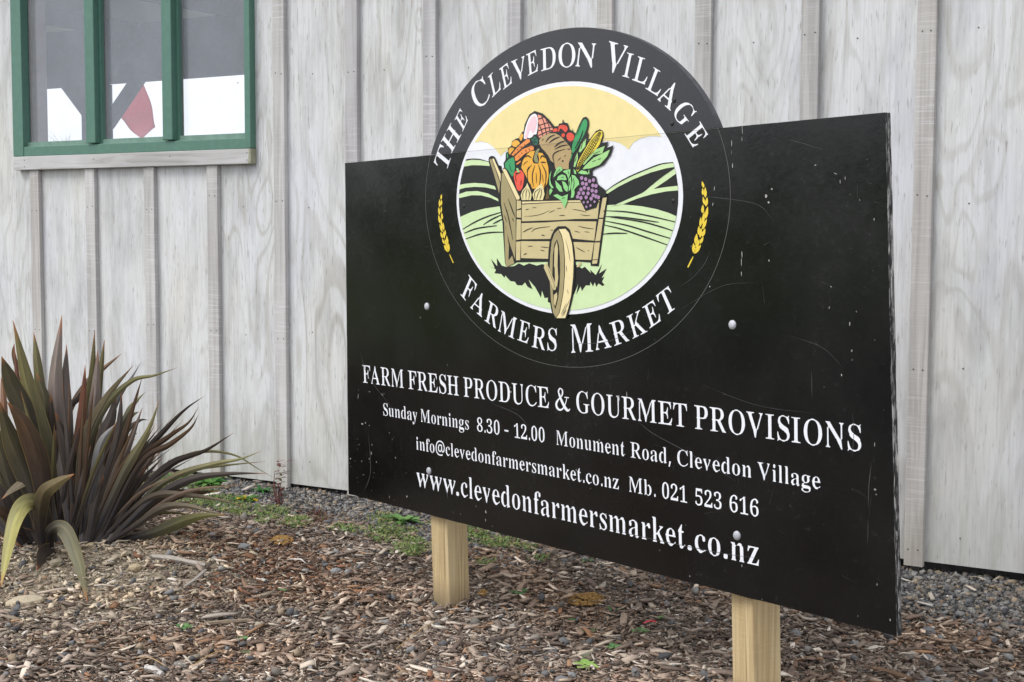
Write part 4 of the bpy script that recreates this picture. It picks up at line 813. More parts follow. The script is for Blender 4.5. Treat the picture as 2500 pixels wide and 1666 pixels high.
art('wheel_grain', [stroke('c', p, 4) for p in ([(1112, 410), (1140, 520), (1155, 620)], [(1130, 890), (1138, 930)], [(1118, 660), (1125, 720)], [(1070, 1130), (1120, 1020)], [(1090, 1140), (1120, 1080)], [(930, 650), (1000, 830), (1005, 880)], [(1158, 980), (1108, 1080), (1075, 1150)])], K, 8, False)
# produce heaped in the cart
art('produce_outline', [poly('v', [(482, 1010), (440, 962), (432, 900), (462, 850), (468, 745), (498, 728), (498, 680), (548, 640), (556, 575), (618, 534), (650, 530), (700, 440), (722, 430), (735, 330), (800, 180), (880, 128), (1000, 168), (1100, 262), (1178, 358), (1235, 350), (1240, 318), (1292, 305), (1294, 258), (1308, 260), (1310, 295), (1372, 310), (1400, 400), (1440, 425), (1446, 382), (1454, 430), (1492, 460), (1535, 345), (1590, 230), (1640, 212), (1678, 252), (1685, 330), (1655, 475), (1682, 440), (1684, 480), (1668, 540), (1705, 540), (1790, 425), (1850, 398), (1892, 425), (1902, 500), (1872, 600), (1978, 582), (1945, 678), (2056, 632), (2005, 780), (1905, 920), (1765, 985), (1738, 1010), (1742, 1080), (1792, 1092), (1815, 1200), (1932, 1292), (1948, 1380), (1850, 1400), (1800, 1550), (1640, 1600), (1560, 1440), (690, 1460), (680, 1400), (600, 1250)])], K, 7)
def veg(name, rgb, polys, lvl=8): return art(name, polys, ink(name, *rgb), lvl)
veg('ham_fat', (232, 230, 234), [poly('v', [(870, 165), (912, 182), (936, 262), (930, 400), (915, 480), (880, 470), (850, 520), (735, 556), (728, 490), (760, 330), (810, 210)], 1)])
veg('ham_slice', (236, 196, 204), [poly('v', [(880, 195), (906, 220), (918, 300), (900, 400), (862, 470), (835, 395), (800, 430), (785, 545), (748, 545), (752, 470), (785, 330), (830, 230)], 1)], 9)
veg('ham_rind', (226, 150, 128), [poly('v', [(926, 180), (985, 202), (1060, 262), (1110, 330), (1162, 400), (1130, 436), (1040, 480), (962, 528), (938, 490), (945, 350)])])
art('ham_net', [stroke('v', p, 13, .8, .8) for p in ([(985, 205), (1030, 320), (1068, 480)], [(1050, 255), (1100, 350), (1116, 445)], [(935, 300), (985, 400), (1012, 500)], [(940, 350), (1030, 315), (1095, 300)], [(940, 425), (1040, 385), (1140, 372)], [(945, 495), (1050, 445), (1150, 412)], [(938, 250), (985, 235), (1020, 215)])], K, 9)
veg('red_apple', (214, 78, 58), [poly('v', [(1150, 425), (1180, 382), (1226, 388), (1226, 434), (1160, 438)], 1), poly('v', [(1240, 350), (1290, 332), (1360, 345), (1382, 400), (1340, 455), (1310, 410), (1262, 380), (1250, 435), (1232, 432)], 1), poly('v', [(1280, 470), (1330, 452), (1342, 500), (1300, 524)], 1), poly('v', [(1362, 460), (1420, 442), (1482, 490), (1465, 560), (1410, 584), (1360, 530)], 1)])
veg('yam', (176, 152, 108), [poly('v', [(960, 560), (1000, 500), (1100, 458), (1200, 460), (1270, 500), (1350, 578), (1410, 650), (1438, 720), (1428, 800), (1396, 900), (1395, 985), (1200, 985), (1185, 900), (1130, 860), (1090, 780), (1040, 720), (1000, 680), (965, 620)])])
art('yam_line', [stroke('v', p, w) for p, w in (([(1055, 592), (1110, 520), (1195, 478)], 20), ([(1105, 602), (1180, 545), (1270, 508)], 22), ([(1185, 662), (1260, 600), (1350, 568)], 22), ([(1190, 694), (1290, 645), (1390, 628)], 18), ([(1185, 905), (1165, 790), (1220, 730), (1350, 688)], 16), ([(1375, 688), (1425, 692)], 14), ([(1235, 860), (1285, 812)], 8), ([(1330, 800), (1358, 778)], 8), ([(1000, 570), (1030, 535)], 8), ([(1296, 870), (1322, 858)], 22), ([(1130, 880), (1160, 920)], 12))], K, 9)
veg('cucumber', (58, 150, 92), [poly('v', [(1605, 255), (1650, 252), (1668, 320), (1640, 440), (1570, 580), (1500, 700), (1448, 770), (1438, 660), (1480, 520), (1540, 370)], 1), poly('v', [(1450, 770), (1420, 880), (1424, 800), (1440, 760)])])
art('cucumber_line', [stroke('v', [(1605, 415), (1565, 540), (1485, 690)], 20), stroke('v', [(1585, 300), (1545, 390), (1510, 490)], 8)], K, 9)
veg('corn_cob', (222, 200, 70), [poly('v', [(1842, 424), (1886, 430), (1892, 490), (1852, 620), (1762, 740), (1602, 900), (1530, 1022), (1508, 1000), (1530, 880), (1620, 720), (1700, 580), (1780, 460)])])
cl = []
for k in range(1, 5):
    f = k / 5
    cl.append(stroke('v', [(1508 + 25 * f, 985 + 20 * f), (1550 + 85 * f, 850 + 40 * f), (1690 + 120 * f, 590 + 60 * f), (1835 + 50 * f, 432 + 20 * f)], 7, .9, .9))
for k in range(17):
    f = k / 16
    x, y = 1545 + 310 * f, 905 - 450 * f + 40 * math.sin(f * 3.1)
    cl.append(stroke('v', [(x - 34 * math.sin(f * 3 + .15) - 6, y - 26 * math.sin(f * 3 + .15)), (x + 36 * math.sin(f * 3 + .15) + 6, y + 30 * math.sin(f * 3 + .15))], 7, .9, .9))
art('corn_kernel_line', cl, K, 9)
veg('corn_husk', (160, 208, 134), [poly('v', p) for p in ([(1652, 535), (1640, 650), (1562, 742), (1543, 722), (1580, 620)], [(1526, 738), (1531, 830), (1490, 955), (1468, 950), (1490, 820)], [(1928, 643), (1890, 752), (1760, 772), (1622, 922), (1598, 912), (1680, 780), (1790, 698)], [(2003, 698), (1960, 800), (1850, 922), (1720, 972), (1598, 988), (1640, 930), (1760, 820), (1880, 760)])])
art('husk_line', [stroke('v', p, 8) for p in ([(1740, 880), (1800, 850)], [(1820, 848), (1875, 825)], [(1760, 760), (1870, 715)], [(1600, 600), (1575, 690)], [(1510, 800), (1490, 880)])], K, 9)
veg('orange', (226, 170, 66), [circ('v', 615, 612, 58, 52), circ('v', 556, 722, 50, 56), poly('v', [(660, 520), (700, 458), (722, 480), (702, 560), (682, 570)])])
art('carrot_outline', [poly('v', [(535, 760), (640, 640), (785, 522), (835, 545), (900, 650), (890, 712), (760, 770), (640, 930), (600, 920), (600, 800), (560, 805)])], K, 8.5)
veg('carrot', (228, 142, 74), [poly('v', [(555, 772), (640, 664), (780, 545), (822, 552), (826, 582), (700, 680), (606, 770), (575, 790)]), poly('v', [(600, 800), (720, 690), (850, 640), (886, 662), (880, 700), (760, 752), (640, 862), (610, 862)]), poly('v', [(618, 910), (690, 858), (692, 882), (640, 918)])], 9)
art('carrot_line', [stroke('v', p, 8) for p in ([(640, 690), (655, 715)], [(690, 650), (712, 680)], [(740, 612), (758, 640)], [(600, 752), (622, 770)], [(700, 740), (712, 760)], [(760, 700), (778, 735)], [(810, 680), (830, 715)], [(660, 790), (672, 812)])], K, 10)
veg('carrot_leaf', (36, 96, 76), [poly('v', [(838, 545), (870, 520), (900, 498), (948, 560), (936, 622), (890, 632), (850, 592)])])
art('leaf_line', [stroke('v', p, 8) for p in ([(850, 560), (880, 590), (900, 560)], [(880, 610), (910, 585), (930, 600)], [(870, 530), (890, 550), (915, 530)])], K, 9)
veg('pumpkin', (226, 170, 66), [poly('v', [(790, 758), (840, 722), (900, 714), (862, 850), (880, 900), (952, 906), (962, 850), (945, 742), (1010, 750), (1062, 830), (1096, 950), (1102, 1080), (1080, 1200), (1030, 1272), (860, 1272), (800, 1150), (750, 1050), (698, 962), (720, 860)])], 9)
art('pumpkin_rib', [stroke('v', p, w) for p, w in (([(858, 915), (790, 1020), (800, 1160)], 12), ([(900, 925), (862, 1080), (880, 1250)], 14), ([(955, 920), (985, 1060), (965, 1240)], 16), ([(1000, 905), (1062, 1040), (1058, 1200)], 15), ([(760, 812), (800, 788), (852, 822)], 18), ([(978, 832), (1010, 788), (1055, 822)], 18), ([(985, 882), (1065, 886)], 18), ([(730, 930), (760, 890), (800, 870)], 8), ([(820, 1190), (845, 1262)], 22), ([(1010, 1060), (1025, 1180)], 8), ([(920, 1040), (925, 1190)], 8), ([(780, 1010), (822, 940)], 8), ([(1060, 1180), (1040, 1260)], 16))], K, 10)
veg('pumpkin_stem', (138, 138, 100), [poly('v', [(912, 720), (950, 680), (976, 692), (948, 740), (936, 800), (956, 892), (900, 882), (882, 830)])], 10)
veg('green_pepper', (62, 152, 98), [poly('v', [(455, 902), (510, 842), (580, 805), (596, 850), (606, 960), (580, 1082), (560, 1096), (500, 1000), (460, 960)]), poly('v', [(482, 755), (500, 750), (506, 822), (486, 822)])])
veg('red_pepper', (228, 88, 70), [poly('v', [(588, 1030), (640, 1000), (700, 1000), (742, 1060), (736, 1160), (712, 1270), (670, 1312), (630, 1282), (605, 1180), (584, 1100)], 1)])
veg('pepper_stalk', (150, 198, 128), [poly('v', [(620, 975), (650, 968), (676, 1030), (650, 1042)])], 9)
art('pepper_line', [stroke('v', [(660, 1030), (612, 1090), (632, 1180)], 9), stroke('v', [(700, 1140), (690, 1230)], 8), stroke('v', [(520, 900), (545, 1000), (575, 1030)], 8), stroke('v', [(600, 1040), (640, 1048), (690, 1030)], 16)], K, 9)
veg('garlic', (222, 210, 156), [poly('v', [(790, 1188), (830, 1280), (856, 1360), (842, 1440), (710, 1440), (694, 1370), (720, 1300), (770, 1240)]), poly('v', [(1002, 1188), (1030, 1270), (1046, 1350), (1020, 1440), (890, 1440), (868, 1360), (900, 1290), (962, 1230)])], 11)
art('garlic_line', [stroke('v', p, 9) for p in ([(780, 1260), (730, 1330), (728, 1430)], [(795, 1270), (775, 1340), (775, 1435)], [(805, 1280), (825, 1350), (812, 1435)], [(985, 1260), (905, 1330), (905, 1430)], [(990, 1270), (950, 1350), (925, 1435)], [(1000, 1270), (1000, 1350), (975, 1435)])], K, 12)
veg('root_tip', (98, 78, 44), [poly('v', [(1088, 1240), (1110, 1425), (1046, 1432)])])
veg('cabbage', (140, 204, 130), [poly('v', p) for p in ([(1145, 1000), (1128, 1100), (1140, 1200), (1180, 1260), (1150, 1270), (1112, 1210), (1115, 1080)], [(1175, 1110), (1185, 1060), (1228, 962), (1262, 945), (1305, 962), (1308, 1000), (1250, 1040)], [(1222, 1150), (1242, 1090), (1300, 1062), (1350, 1080), (1372, 1140), (1340, 1150), (1300, 1142)], [(1200, 1150), (1290, 1240), (1310, 1320), (1260, 1310), (1215, 1250)], [(1310, 1020), (1350, 1000), (1425, 985), (1420, 1060), (1395, 1130), (1370, 1060)],
    [(1300, 1160), (1350, 1180), (1392, 1250), (1380, 1320), (1330, 1290)], [(1440, 1070), (1490, 1080), (1545, 1150), (1555, 1210), (1510, 1250), (1480, 1290), (1488, 1340), (1470, 1400), (1430, 1410), (1440, 1340), (1432, 1250), (1455, 1150)], [(1395, 1140), (1430, 1090), (1440, 1180), (1420, 1290), (1398, 1310), (1402, 1220)], [(1112, 1300), (1135, 1265), (1165, 1300), (1120, 1372)], [(1170, 1372), (1230, 1352), (1300, 1390), (1388, 1352), (1376, 1470), (1338, 1556), (1290, 1450)], [(1470, 985), (1505, 1010), (1512, 1060), (1482, 1050)])], 10)
art('cabbage_vein', [stroke('v', p, 9) for p in ([(1240, 1180), (1300, 1240), (1370, 1330)], [(1240, 1010), (1210, 1070)], [(1270, 980), (1250, 1020)], [(1390, 1010), (1400, 1060)], [(1300, 1420), (1345, 1400)], [(1470, 1110), (1480, 1200), (1460, 1290)], [(1130, 1120), (1145, 1190)], [(1330, 1100), (1290, 1110)], [(1410, 1150), (1415, 1230)])], K, 11)
veg('vine_leaf', (150, 208, 134), [poly('v', [(1535, 1042), (1588, 1000), (1660, 1018), (1692, 1062), (1598, 1060)]), poly('v', [(1700, 985), (1706, 1060), (1682, 1040)])], 10)
gr = [(1590, 1115), (1650, 1132), (1708, 1162), (1765, 1145), (1605, 1195), (1658, 1205), (1755, 1225), (1802, 1232), (1580, 1285), (1632, 1260), (1690, 1272), (1745, 1300), (1802, 1312), (1550, 1340), (1615, 1340), (1685, 1342), (1760, 1370), (1530, 1392), (1580, 1408), (1656, 1400), (1730, 1420), (1802, 1388), (1838, 1400)]
veg('grape', (166, 130, 168), [circ('v', x, y, 25, 29, 10) for x, y in gr] + [circ('v', x, y, 17, 20, 8) for x, y in ((1620, 1475), (1680, 1470), (1780, 1465), (1660, 1540), (1720, 1520))], 10)
# wheat ears and thin rim line
WH = ink('wheat_yellow', 226, 198, 66)
def kernel(reg, a, b, w):
    a, b = np.array(a, float), np.array(b, float); d = b - a; q = np.array([-d[1], d[0]]) / np.linalg.norm(d) * w / 2
    P = [a - q * .25, a + d * .18 - q * .8, a + d * .45 - q, a + d * .75 - q * .6, b, a + d * .75 + q * .6, a + d * .45 + q, a + d * .18 + q * .8, a + q * .25]
    return poly(reg, [tuple(p) for p in P])
decal('wheat_ear', kind='stuff', mat=WH, h=0.0006, parent=sign, polys=[kernel('l', *k) for k in (((320, 390), (330, 300), 30), ((300, 515), (297, 385), 34), ((325, 490), (332, 390), 28), ((297, 645), (282, 515), 36), ((322, 610), (330, 505), 28), ((303, 785), (280, 640), 36), ((340, 725), (335, 610), 36), ((345, 880), (315, 690), 32), ((346, 935), (296, 800), 34), ((366, 905), (360, 775), 30), ((348, 1035), (316, 930), 36), ((378, 1040), (362, 915), 32), ((390, 995), (390, 890), 30), ((378, 1130), (340, 1040), 30), ((430, 1140), (416, 990), 42), ((426, 1185), (385, 1050), 42), ((440, 1265), (370, 1145), 50), ((440, 1265), (450, 1120), 50))] + [stroke('l', [(462, 1300), (528, 1450)], 15, .5, 1)])
decal('wheat_ear', kind='stuff', mat=WH, h=0.0006, parent=sign, polys=[kernel('r', *k) for k in (((412, 232), (388, 135), 38), ((402, 342), (398, 235), 34), ((438, 378), (435, 220), 44), ((424, 480), (402, 360), 36), ((445, 505), (465, 370), 48), ((395, 605), (402, 480), 44), ((442, 685), (474, 505), 48), ((400, 770), (422, 575), 42), ((365, 808), (372, 660), 38), ((395, 845), (460, 690), 46), ((338, 925), (345, 790), 38), ((362, 965), (378, 820), 44), ((395, 952), (436, 830), 46), ((295, 1062), (312, 905), 54), ((300, 1112), (350, 990), 52), ((360, 1055), (410, 950), 44), ((270, 1195), (264, 1045), 52), ((275, 1200), (375, 1070), 60))] + [stroke('r', [(260, 1245), (180, 1405)], 20, .4, 1)])
rimlow = ellipse(OC, OA, OB, 160)
decal('vinyl_rim_line', [[clip_half(rimlow, lambda s: SEAM - .001 - s[1]), ]] and [[[(OC[0] + OA * k * math.cos(t), OC[1] + OB * k * math.sin(t)) for k, tt in ((1.0, np.linspace(math.pi - ts, 2 * math.pi + ts, 140)), (0.9975, np.linspace(2 * math.pi + ts, math.pi - ts, 140))) for t in tt]]], flat('rim_line_grey', srgb(96, 96, 94), 0.5), 0.0004, sign)
decal('seam_line', [[[(TL[0] + 0.49, SEAM - 0.0009), (OC[0] + 0.655, SEAM - 0.0009), (OC[0] + 0.655, SEAM - 0.0001), (TL[0] + 0.49, SEAM - 0.0001)]]], flat('seam_grey', srgb(104, 101, 97), 0.6), 0.0078, sign)

# ---- lettering
GLY = {}
for line in GLYPHS.strip('\n').split('\n'):
    hd, body = line.split('|')
    GLY[hd[0]] = (int(hd[1:]) / 500, [[tuple(int(q) / 500 for q in p.split(',')) for p in L.split(' ')] for L in body.split(';')])
def brush(P, W):
    Q = catmull([(p[0], p[1], w) for p, w in zip(P, W)], 6); A, B = [], []
    for i in range(len(Q)):
        d = np.subtract(Q[min(i + 1, len(Q) - 1)][:2], Q[max(i - 1, 0)][:2]); d = d / (np.linalg.norm(d) + 1e-9); w = Q[i][2] / 2
        A.append((Q[i][0] - d[1] * w, Q[i][1] + d[0] * w)); B.append((Q[i][0] + d[1] * w, Q[i][1] - d[0] * w))
    return A + B[::-1]
AMP = [brush([(.225, .50), (.30, .36), (.47, .14), (.60, .035), (.70, .02), (.77, .075)], [.085, .10, .115, .10, .06, .02]), brush([(.235, .47), (.205, .56), (.255, .645), (.33, .66), (.405, .61), (.41, .52), (.36, .435), (.29, .375)], [.05, .07, .05, .035, .06, .065, .05, .03]),
       brush([(.31, .385), (.17, .295), (.075, .17), (.11, .055), (.23, .0), (.37, .03), (.50, .14), (.585, .29), (.62, .40)], [.03, .06, .10, .09, .06, .05, .04, .035, .035]), brush([(.505, .405), (.60, .41), (.735, .405)], [.028, .032, .028])]
GLY['&'] = (.545, [[(x * .7, y * .7) for x, y in L] for L in AMP])
CAPH = max(p[1] for L in GLY['H'][1] for p in L)
def inside(p, P):
    c = False
    for i in range(len(P)):
        a, b = P[i], P[i - 1]
        if (a[1] > p[1]) != (b[1] > p[1]) and p[0] < (b[0] - a[0]) * (p[1] - a[1]) / (b[1] - a[1]) + a[0]: c = not c
    return c
def islands(Ls):
    dep = [sum(inside(L[0], M) for M in Ls if M is not L) for L in Ls]
    out = []
    for L, d in zip(Ls, dep):
        if d % 2 == 0: out.append([L] + [M for M, e_ in zip(Ls, dep) if e_ == d + 1 and inside(M[0], L)])
    return out
ISL = {c: (islands(g[1]) if c != '&' else [[L] for L in g[1]]) for c, g in GLY.items()}
LETTER = ink('letter_white', 228, 230, 236)
def word(s, pa, pb_, v, cap):
    """a word set between two picked ends on one baseline of the board"""
    x, parts = 0.0, []
    for c in s:
        parts.append((c, x)); x += GLY[c][0]
    xs = [px + q[0] for c, px in parts for L in GLY[c][1] for q in L]
    a, b = min(xs), max(xs)
    ua, ub = u_at(pa, v + cap * .3), u_at(pb_, v + cap * .3)
    k = (ub - ua) / (b - a); ky = cap / CAPH
    return [[[[(ua + (px + q[0] - a) * k, v + q[1] * ky) for q in L] for L in isl] for isl in ISL[c]] for c, px in parts]
def lettering(chars):
    u, v = chars[0][0][0][0]
    o = bpy.data.objects.new('lettering', None); o.empty_display_size = .05
    put(o, sign, on_sign(u, v, 0))
    for ch in chars: decal('letter', ch, LETTER, 0.0006, o)
LINES = [
    (-0.1795, 0.0625, [('FARM', 886, 985.7), ('FRESH', 997, 1120), ('PRODUCE', 1132, 1340.7), ('&', 1356, 1392), ('GOURMET', 1407.6, 1678), ('PROVISIONS', 1696, 2103)]),
    (-0.2855, 0.0432, [('Sunday', 936, 1018.7), ('Mornings', 1028, 1145), ('8.30', 1165, 1220), ('-', 1232, 1241.6), ('12.00', 1256, 1330), ('Monument', 1359, 1526), ('Road,', 1539.6, 1638), ('Clevedon', 1654, 1834), ('Village', 1850, 2003)]),
    (-0.3835, 0.0430, [('info@clevedonfarmersmarket.co.nz', 1017, 1511), ('Mb.', 1536.4, 1601), ('021', 1617, 1677.7), ('523', 1698, 1762), ('616', 1781, 1852.4)]),
    (-0.5095, 0.0690, [('www', 1018, 1113), ('.', 1114, 1120.5), ('clevedonfarmersmarket', 1126, 1673), ('.', 1679, 1689), ('co', 1697, 1759), ('.', 1767, 1776.5), ('nz', 1785, 1853)])]
for v, cap, words in LINES:
    pl_ = []
    for w in words: pl_ += word(w[0], w[1], w[2], v, cap)
    lettering(pl_)
def arc_letters(reg, items):
    x0, y0, s = REG[reg]; out = []
    for ch, B, W, U in items:
        xs = [q[0] for L in GLY[ch][1] for q in L]; a, b = min(xs), max(xs)
        out.append([])
        for isl in ISL[ch]:
            I = []
            for L in isl:
                I.append([])
                for q in L:
                    f, g = (q[0] - a) / (b - a) - .5, q[1] / CAPH
                    I[-1].append(uv(x0 + (B[0] + W[0] * f + U[0] * g) / s, y0 + (B[1] + W[1] * f + U[1] * g) / s))
            out[-1].append(I)
    return out
TOP = [('T', (232, 1084), (46, -140), (-91, -76)), ('H', (283, 942), (70, -140), (-79, -88)), ('E', (346, 806), (40, -92), (-60, -90)),
       ('C', (480, 650), (105, -84), (-65, -165)), ('L', (571, 567), (66, -66), (-38, -152)), ('E', (652, 515), (66, -52), (-36, -152)), ('V', (742, 462), (98, -44), (-24, -150)), ('E', (836, 420), (76, -38), (-18, -158)), ('D', (948, 390), (110, -30), (-8, -162)), ('O', (1084, 374), (124, -8), (-4, -176)), ('N', (1213, 372), (134, 8), (16, -176)),
       ('V', (1420, 410), (142, 38), (42, -210)), ('I', (1520, 448), (50, 14), (32, -176)), ('L', (1618, 487), (102, 36), (38, -178)), ('L', (1716, 562), (98, 60), (56, -160)), ('A', (1808, 655), (98, 84), (77, -160)), ('G', (1905, 763), (84, 108), (112, -100)), ('E', (1997, 920), (66, 106), (113, -94))]
BOT = [('F', (345, 820), (62, 76), (62, -148)), ('A', (430, 915), (86, 72), (45, -138)), ('R', (533, 1003), (86, 62), (35, -146)), ('M', (650, 1080), (120, 62), (25, -150)), ('E', (772, 1131), (78, 28), (22, -150)), ('R', (886, 1180), (98, 28), (14, -157)), ('S', (988, 1196), (68, 8), (5, -164)),
       ('M', (1212, 1207), (160, -10), (-8, -208)), ('A', (1370, 1181), (114, -24), (-32, -168)), ('R', (1503, 1142), (112, -40), (-38, -168)), ('K', (1638, 1082), (108, -54), (-46, -164)), ('E', (1752, 1003), (88, -60), (-54, -156)), ('T', (1868, 908), (94, -72), (-68, -153))]
lettering(arc_letters('a', TOP))
lettering(arc_letters('b', BOT))

# ---- bolts, small screws, scuffs
def dome(name, px, py, r, ht, mat):
    u, v = uv(px, py); V, F = [], []
    n = 14; rings = ((1.0, 0.0), (1.0, .25), (.86, .62), (.5, .92), (.12, 1.0))
    for k, z in rings:
        for i in range(n):
            t = 2 * math.pi * i / n
            V.append(on_sign(u + r * k * math.cos(t), v + r * k * math.sin(t), 0.0002 + ht * z))
    for j in range(len(rings) - 1):
        for i in range(n): F.append((j * n + i, j * n + (i + 1) % n, (j + 1) * n + (i + 1) % n, (j + 1) * n + i))
    F.append(tuple((len(rings) - 1) * n + i for i in range(n)))
    return mesh_ob(name, V, F, mat, sign, smooth=True)
BOLT = flat('weathered_zinc_bolt', srgb(176, 178, 184), 0.42, 0.5, 0.15)
for q in ((1043, 748.5), (1789, 793.5), (1048, 1150), (1800, 1308)): dome('bolt', q[0], q[1], 0.0125, 0.007, BOLT)
SCR = flat('black_screw', (0.02, 0.02, 0.02), 0.5)
for q in ((1640, 302), (1133, 503), (1644, 491), (1643.5, 245.6)): dome('screw', q[0], q[1], 0.0065, 0.003, SCR)
SCUFF = flat('bare_scuffed_ply', srgb(158, 157, 153), 0.8, 0.2, 0.3)
pls = []
def blob(u, v, a, b, ang):
    n = 7; P = []
    for i in range(n):
        t = 2 * math.pi * i / n; r = random.uniform(.55, 1.2)
        x, y = a * r * math.cos(t), b * r * math.sin(t)
        P.append((u + x * math.cos(ang) - y * math.sin(ang), v + x * math.sin(ang) + y * math.cos(ang)))
    pls.append([P])
def pxblob(px, py, a, b, ang): u, v = uv(px, py); blob(u, v, a / 1000, b / 1000, math.radians(ang))
for q in ((1787, 352, 1.2, 9, 0), (1787, 372, 1, 5, 0), (1789, 405, 1.8, 9, 0), (1813, 318, 1.2, 13, 3), (1812, 338, 1.2, 7, 0), (1745, 460, 1.5, 8, -20), (1741, 500, 1.5, 5, -15), (1812, 620, 1.5, 10, 0), (1811, 640, 1.6, 12, 0), (1811, 668, 1.2, 8, 0), (1871, 480, 4, 6, 20), (1877, 494, 3, 4, 60), (1885, 462, 3, 3, 0), (1991, 404, 4, 1.2, 30), (2040, 424, 5, 1, -20), (2052, 444, 1.2, 5, 0), (2064, 436, 1.2, 5, 0), (2137, 1195, 5, 3, -35), (2140, 1207, 2, 2, 0), (1734, 700, 2.2, 2.2, 0), (1688, 602, 1.5, 1.5, 0),
          (875, 968, 9, 1.3, 75), (903, 957, 8, 1.3, -5), (934, 964, 9, 1.3, -35), (885, 1035, 7, 3.5, 0), (893, 1033, 4, 4, 0), (907, 1107, 3, 6, 10), (902, 1120, 2, 4, 0), (856, 1120, 4, 3, 0), (1247, 957, 5, 3, 0), (1247, 946, 2, 2, 0), (1510, 968, 5, 3, 10), (1512, 974, 2, 6, 0), (1531, 965, 1.4, 10, 0), (1187, 1250, 3, 7, 20), (1186, 1270, 2, 5, 0), (2136, 1085, 1.0, 5, 0)): pxblob(*q)
for _ in range(120):                                          # fine chips, thicker towards the low corner and the edges
    r = random.random()
    if r < 0.34: u, v = -1.22 + abs(random.gauss(0, .16)), -0.59 + abs(random.gauss(0, .22))
    elif r < 0.55: u, v = random.uniform(-1.2, 1.2), -0.595 + abs(random.gauss(0, .05))
    elif r < 0.65: u, v = 1.2 - abs(random.gauss(0, .12)), random.uniform(-.58, .58)
    else: u, v = random.uniform(-1.15, 1.17), random.uniform(-.56, .57)
    if ((u - .02) / .53) ** 2 + ((v - .438) / .35) ** 2 < 1: continue
    s = min(0.003, 0.0008 * math.exp(random.gauss(0, .55)))
    blob(u, v, s, s * random.uniform(.6, 3.0), random.uniform(-.4, .4))
decal('scuff_marks', pls, SCUFF, 0.0008, sign, kind='stuff')
GRZ = flat('fine_scratch_grey', (0.055, 0.055, 0.056), 0.6, 0.3, 0.3)
sc = []
for reg, pts, w in (('f', [(1560, 1032), (1600, 1062), (1680, 1105), (1795, 1174)], 1.6), ('f', [(2128, 1130), (2122, 1185), (2120, 1240)], 2.0), ('f', [(2120, 1270), (2119, 1328)], 1.6), ('f', [(1982, 905), (1983, 975)], 1.2), ('f', [(2082, 1010), (2085, 1060), (2080, 1120)], 1.2), ('f', [(1735, 612), (1720, 645), (1690, 680), (1660, 700)], 1.2), ('f', [(1700, 480), (1760, 484), (1850, 500), (1890, 540)], 1.3), ('f', [(1920, 341), (1960, 350), (2010, 366)], 1.4), ('f', [(1480, 1290), (1600, 1318), (1770, 1352), (1855, 1363)], 1.3), ('f', [(1090, 1195), (1095, 1220)], 1.5), ('f', [(1200, 985), (1260, 1010), (1290, 1040)], 1.3), ('f', [(880, 860), (900, 920), (960, 1000)], 1.0), ('f', [(1655, 760), (1760, 700), (1840, 690)], 1.0), ('f', [(1930, 820), (2010, 850), (2060, 900)], 1.0), ('f', [(1380, 840), (1480, 835), (1560, 800)], 1.0), ('f', [(900, 1060), (905, 1150), (890, 1200)], 1.0), ('f', [(1715, 940), (1850, 990), (1990, 1010)], 0.9)):
    REG['f'] = (0, 0, 1)
    sc.append(stroke(reg, pts, w, .2, .2))
for _ in range(70):
    u, v = random.uniform(-1.15, 1.15), random.uniform(-.57, .55)
    if ((u - .02) / .53) ** 2 + ((v - .438) / .35) ** 2 < 1: continue
    a = random.choice((random.gauss(0, .3), random.gauss(1.57, .2))); L = random.uniform(.01, .07); w = random.uniform(.0002, .0005)
    d = (math.cos(a), math.sin(a))
    sc.append([[(u - d[1] * w, v + d[0] * w), (u + d[0] * L, v + d[1] * L), (u + d[1] * w, v - d[0] * w)]])
decal('scratches', sc, GRZ, 0.0005, sign, kind='stuff')

# ---- posts (they lean with the board)
def post(upos, w, yaw, vtop):
    c, n_ = math.cos(math.radians(yaw)), math.sin(math.radians(yaw))
    U = c * SU - n_ * SN; N = -n_ * SU - c * SN                # along the front face, and away from the viewer
    P = on_sign(upos, 0, -TH - 0.0015 - max(0.0, n_) * w)
    Q = [P - U * w, P, P + N * w, P - U * w + N * w]
    V = [q + SV * -1.25 for q in Q] + [q + SV * vtop for q in Q]
    o = mesh_ob('post', V, BOXF, PINE, sign); bevel(o, 0.004)
    return o
post(-0.645, 0.089, 4, 0.52)
post(0.7418, 0.091, -9, 0.52)

# ================================================================== FLAX PLANT
def mat_flax():
    t = NT('flax_leaf'); c = t.n('ShaderNodeAttribute', attribute_name='Col').outputs['Color']
    r = t.n('ShaderNodeAttribute', attribute_name='rib').outputs['Vector']
    ribs = t.noise(r, 1.0, 2, 0.6); mp = t.n('ShaderNodeMapping'); mp.inputs['Scale'].default_value = (.12, 1.0, 1); t.l(r, mp.inputs[0])
    blot = t.noise(mp.outputs[0], 1.6, 5, 0.65)
    c = t.mix(0.9, c, t.ramp(ribs, [(0.3, 0.72), (0.5, 0.95), (0.7, 1.15)]), 'MULTIPLY')
    c = t.mix(t.ramp(blot, [(0.55, 0.0), (0.75, 0.35)]), c, srgb(92, 78, 58))
    c = t.mix(t.ramp(t.noise(mp.outputs[0], 9.0, 2), [(0.70, 0.0), (0.78, 0.5)]), c, srgb(60, 48, 40))
    t.bump(ribs, 0.25, 0.002); t.set(c, 0.5, 0.3)
    tr = t.n('ShaderNodeBsdfTranslucent'); t.l(c, tr.inputs['Color']); ms = t.n('ShaderNodeMixShader'); ms.inputs[0].default_value = .1
    t.l(t.b.outputs[0], ms.inputs[1]); t.l(tr.outputs[0], ms.inputs[2]); t.l(ms.outputs[0], t.out.inputs['Surface'])
    return t.m
FLAX = mat_flax()
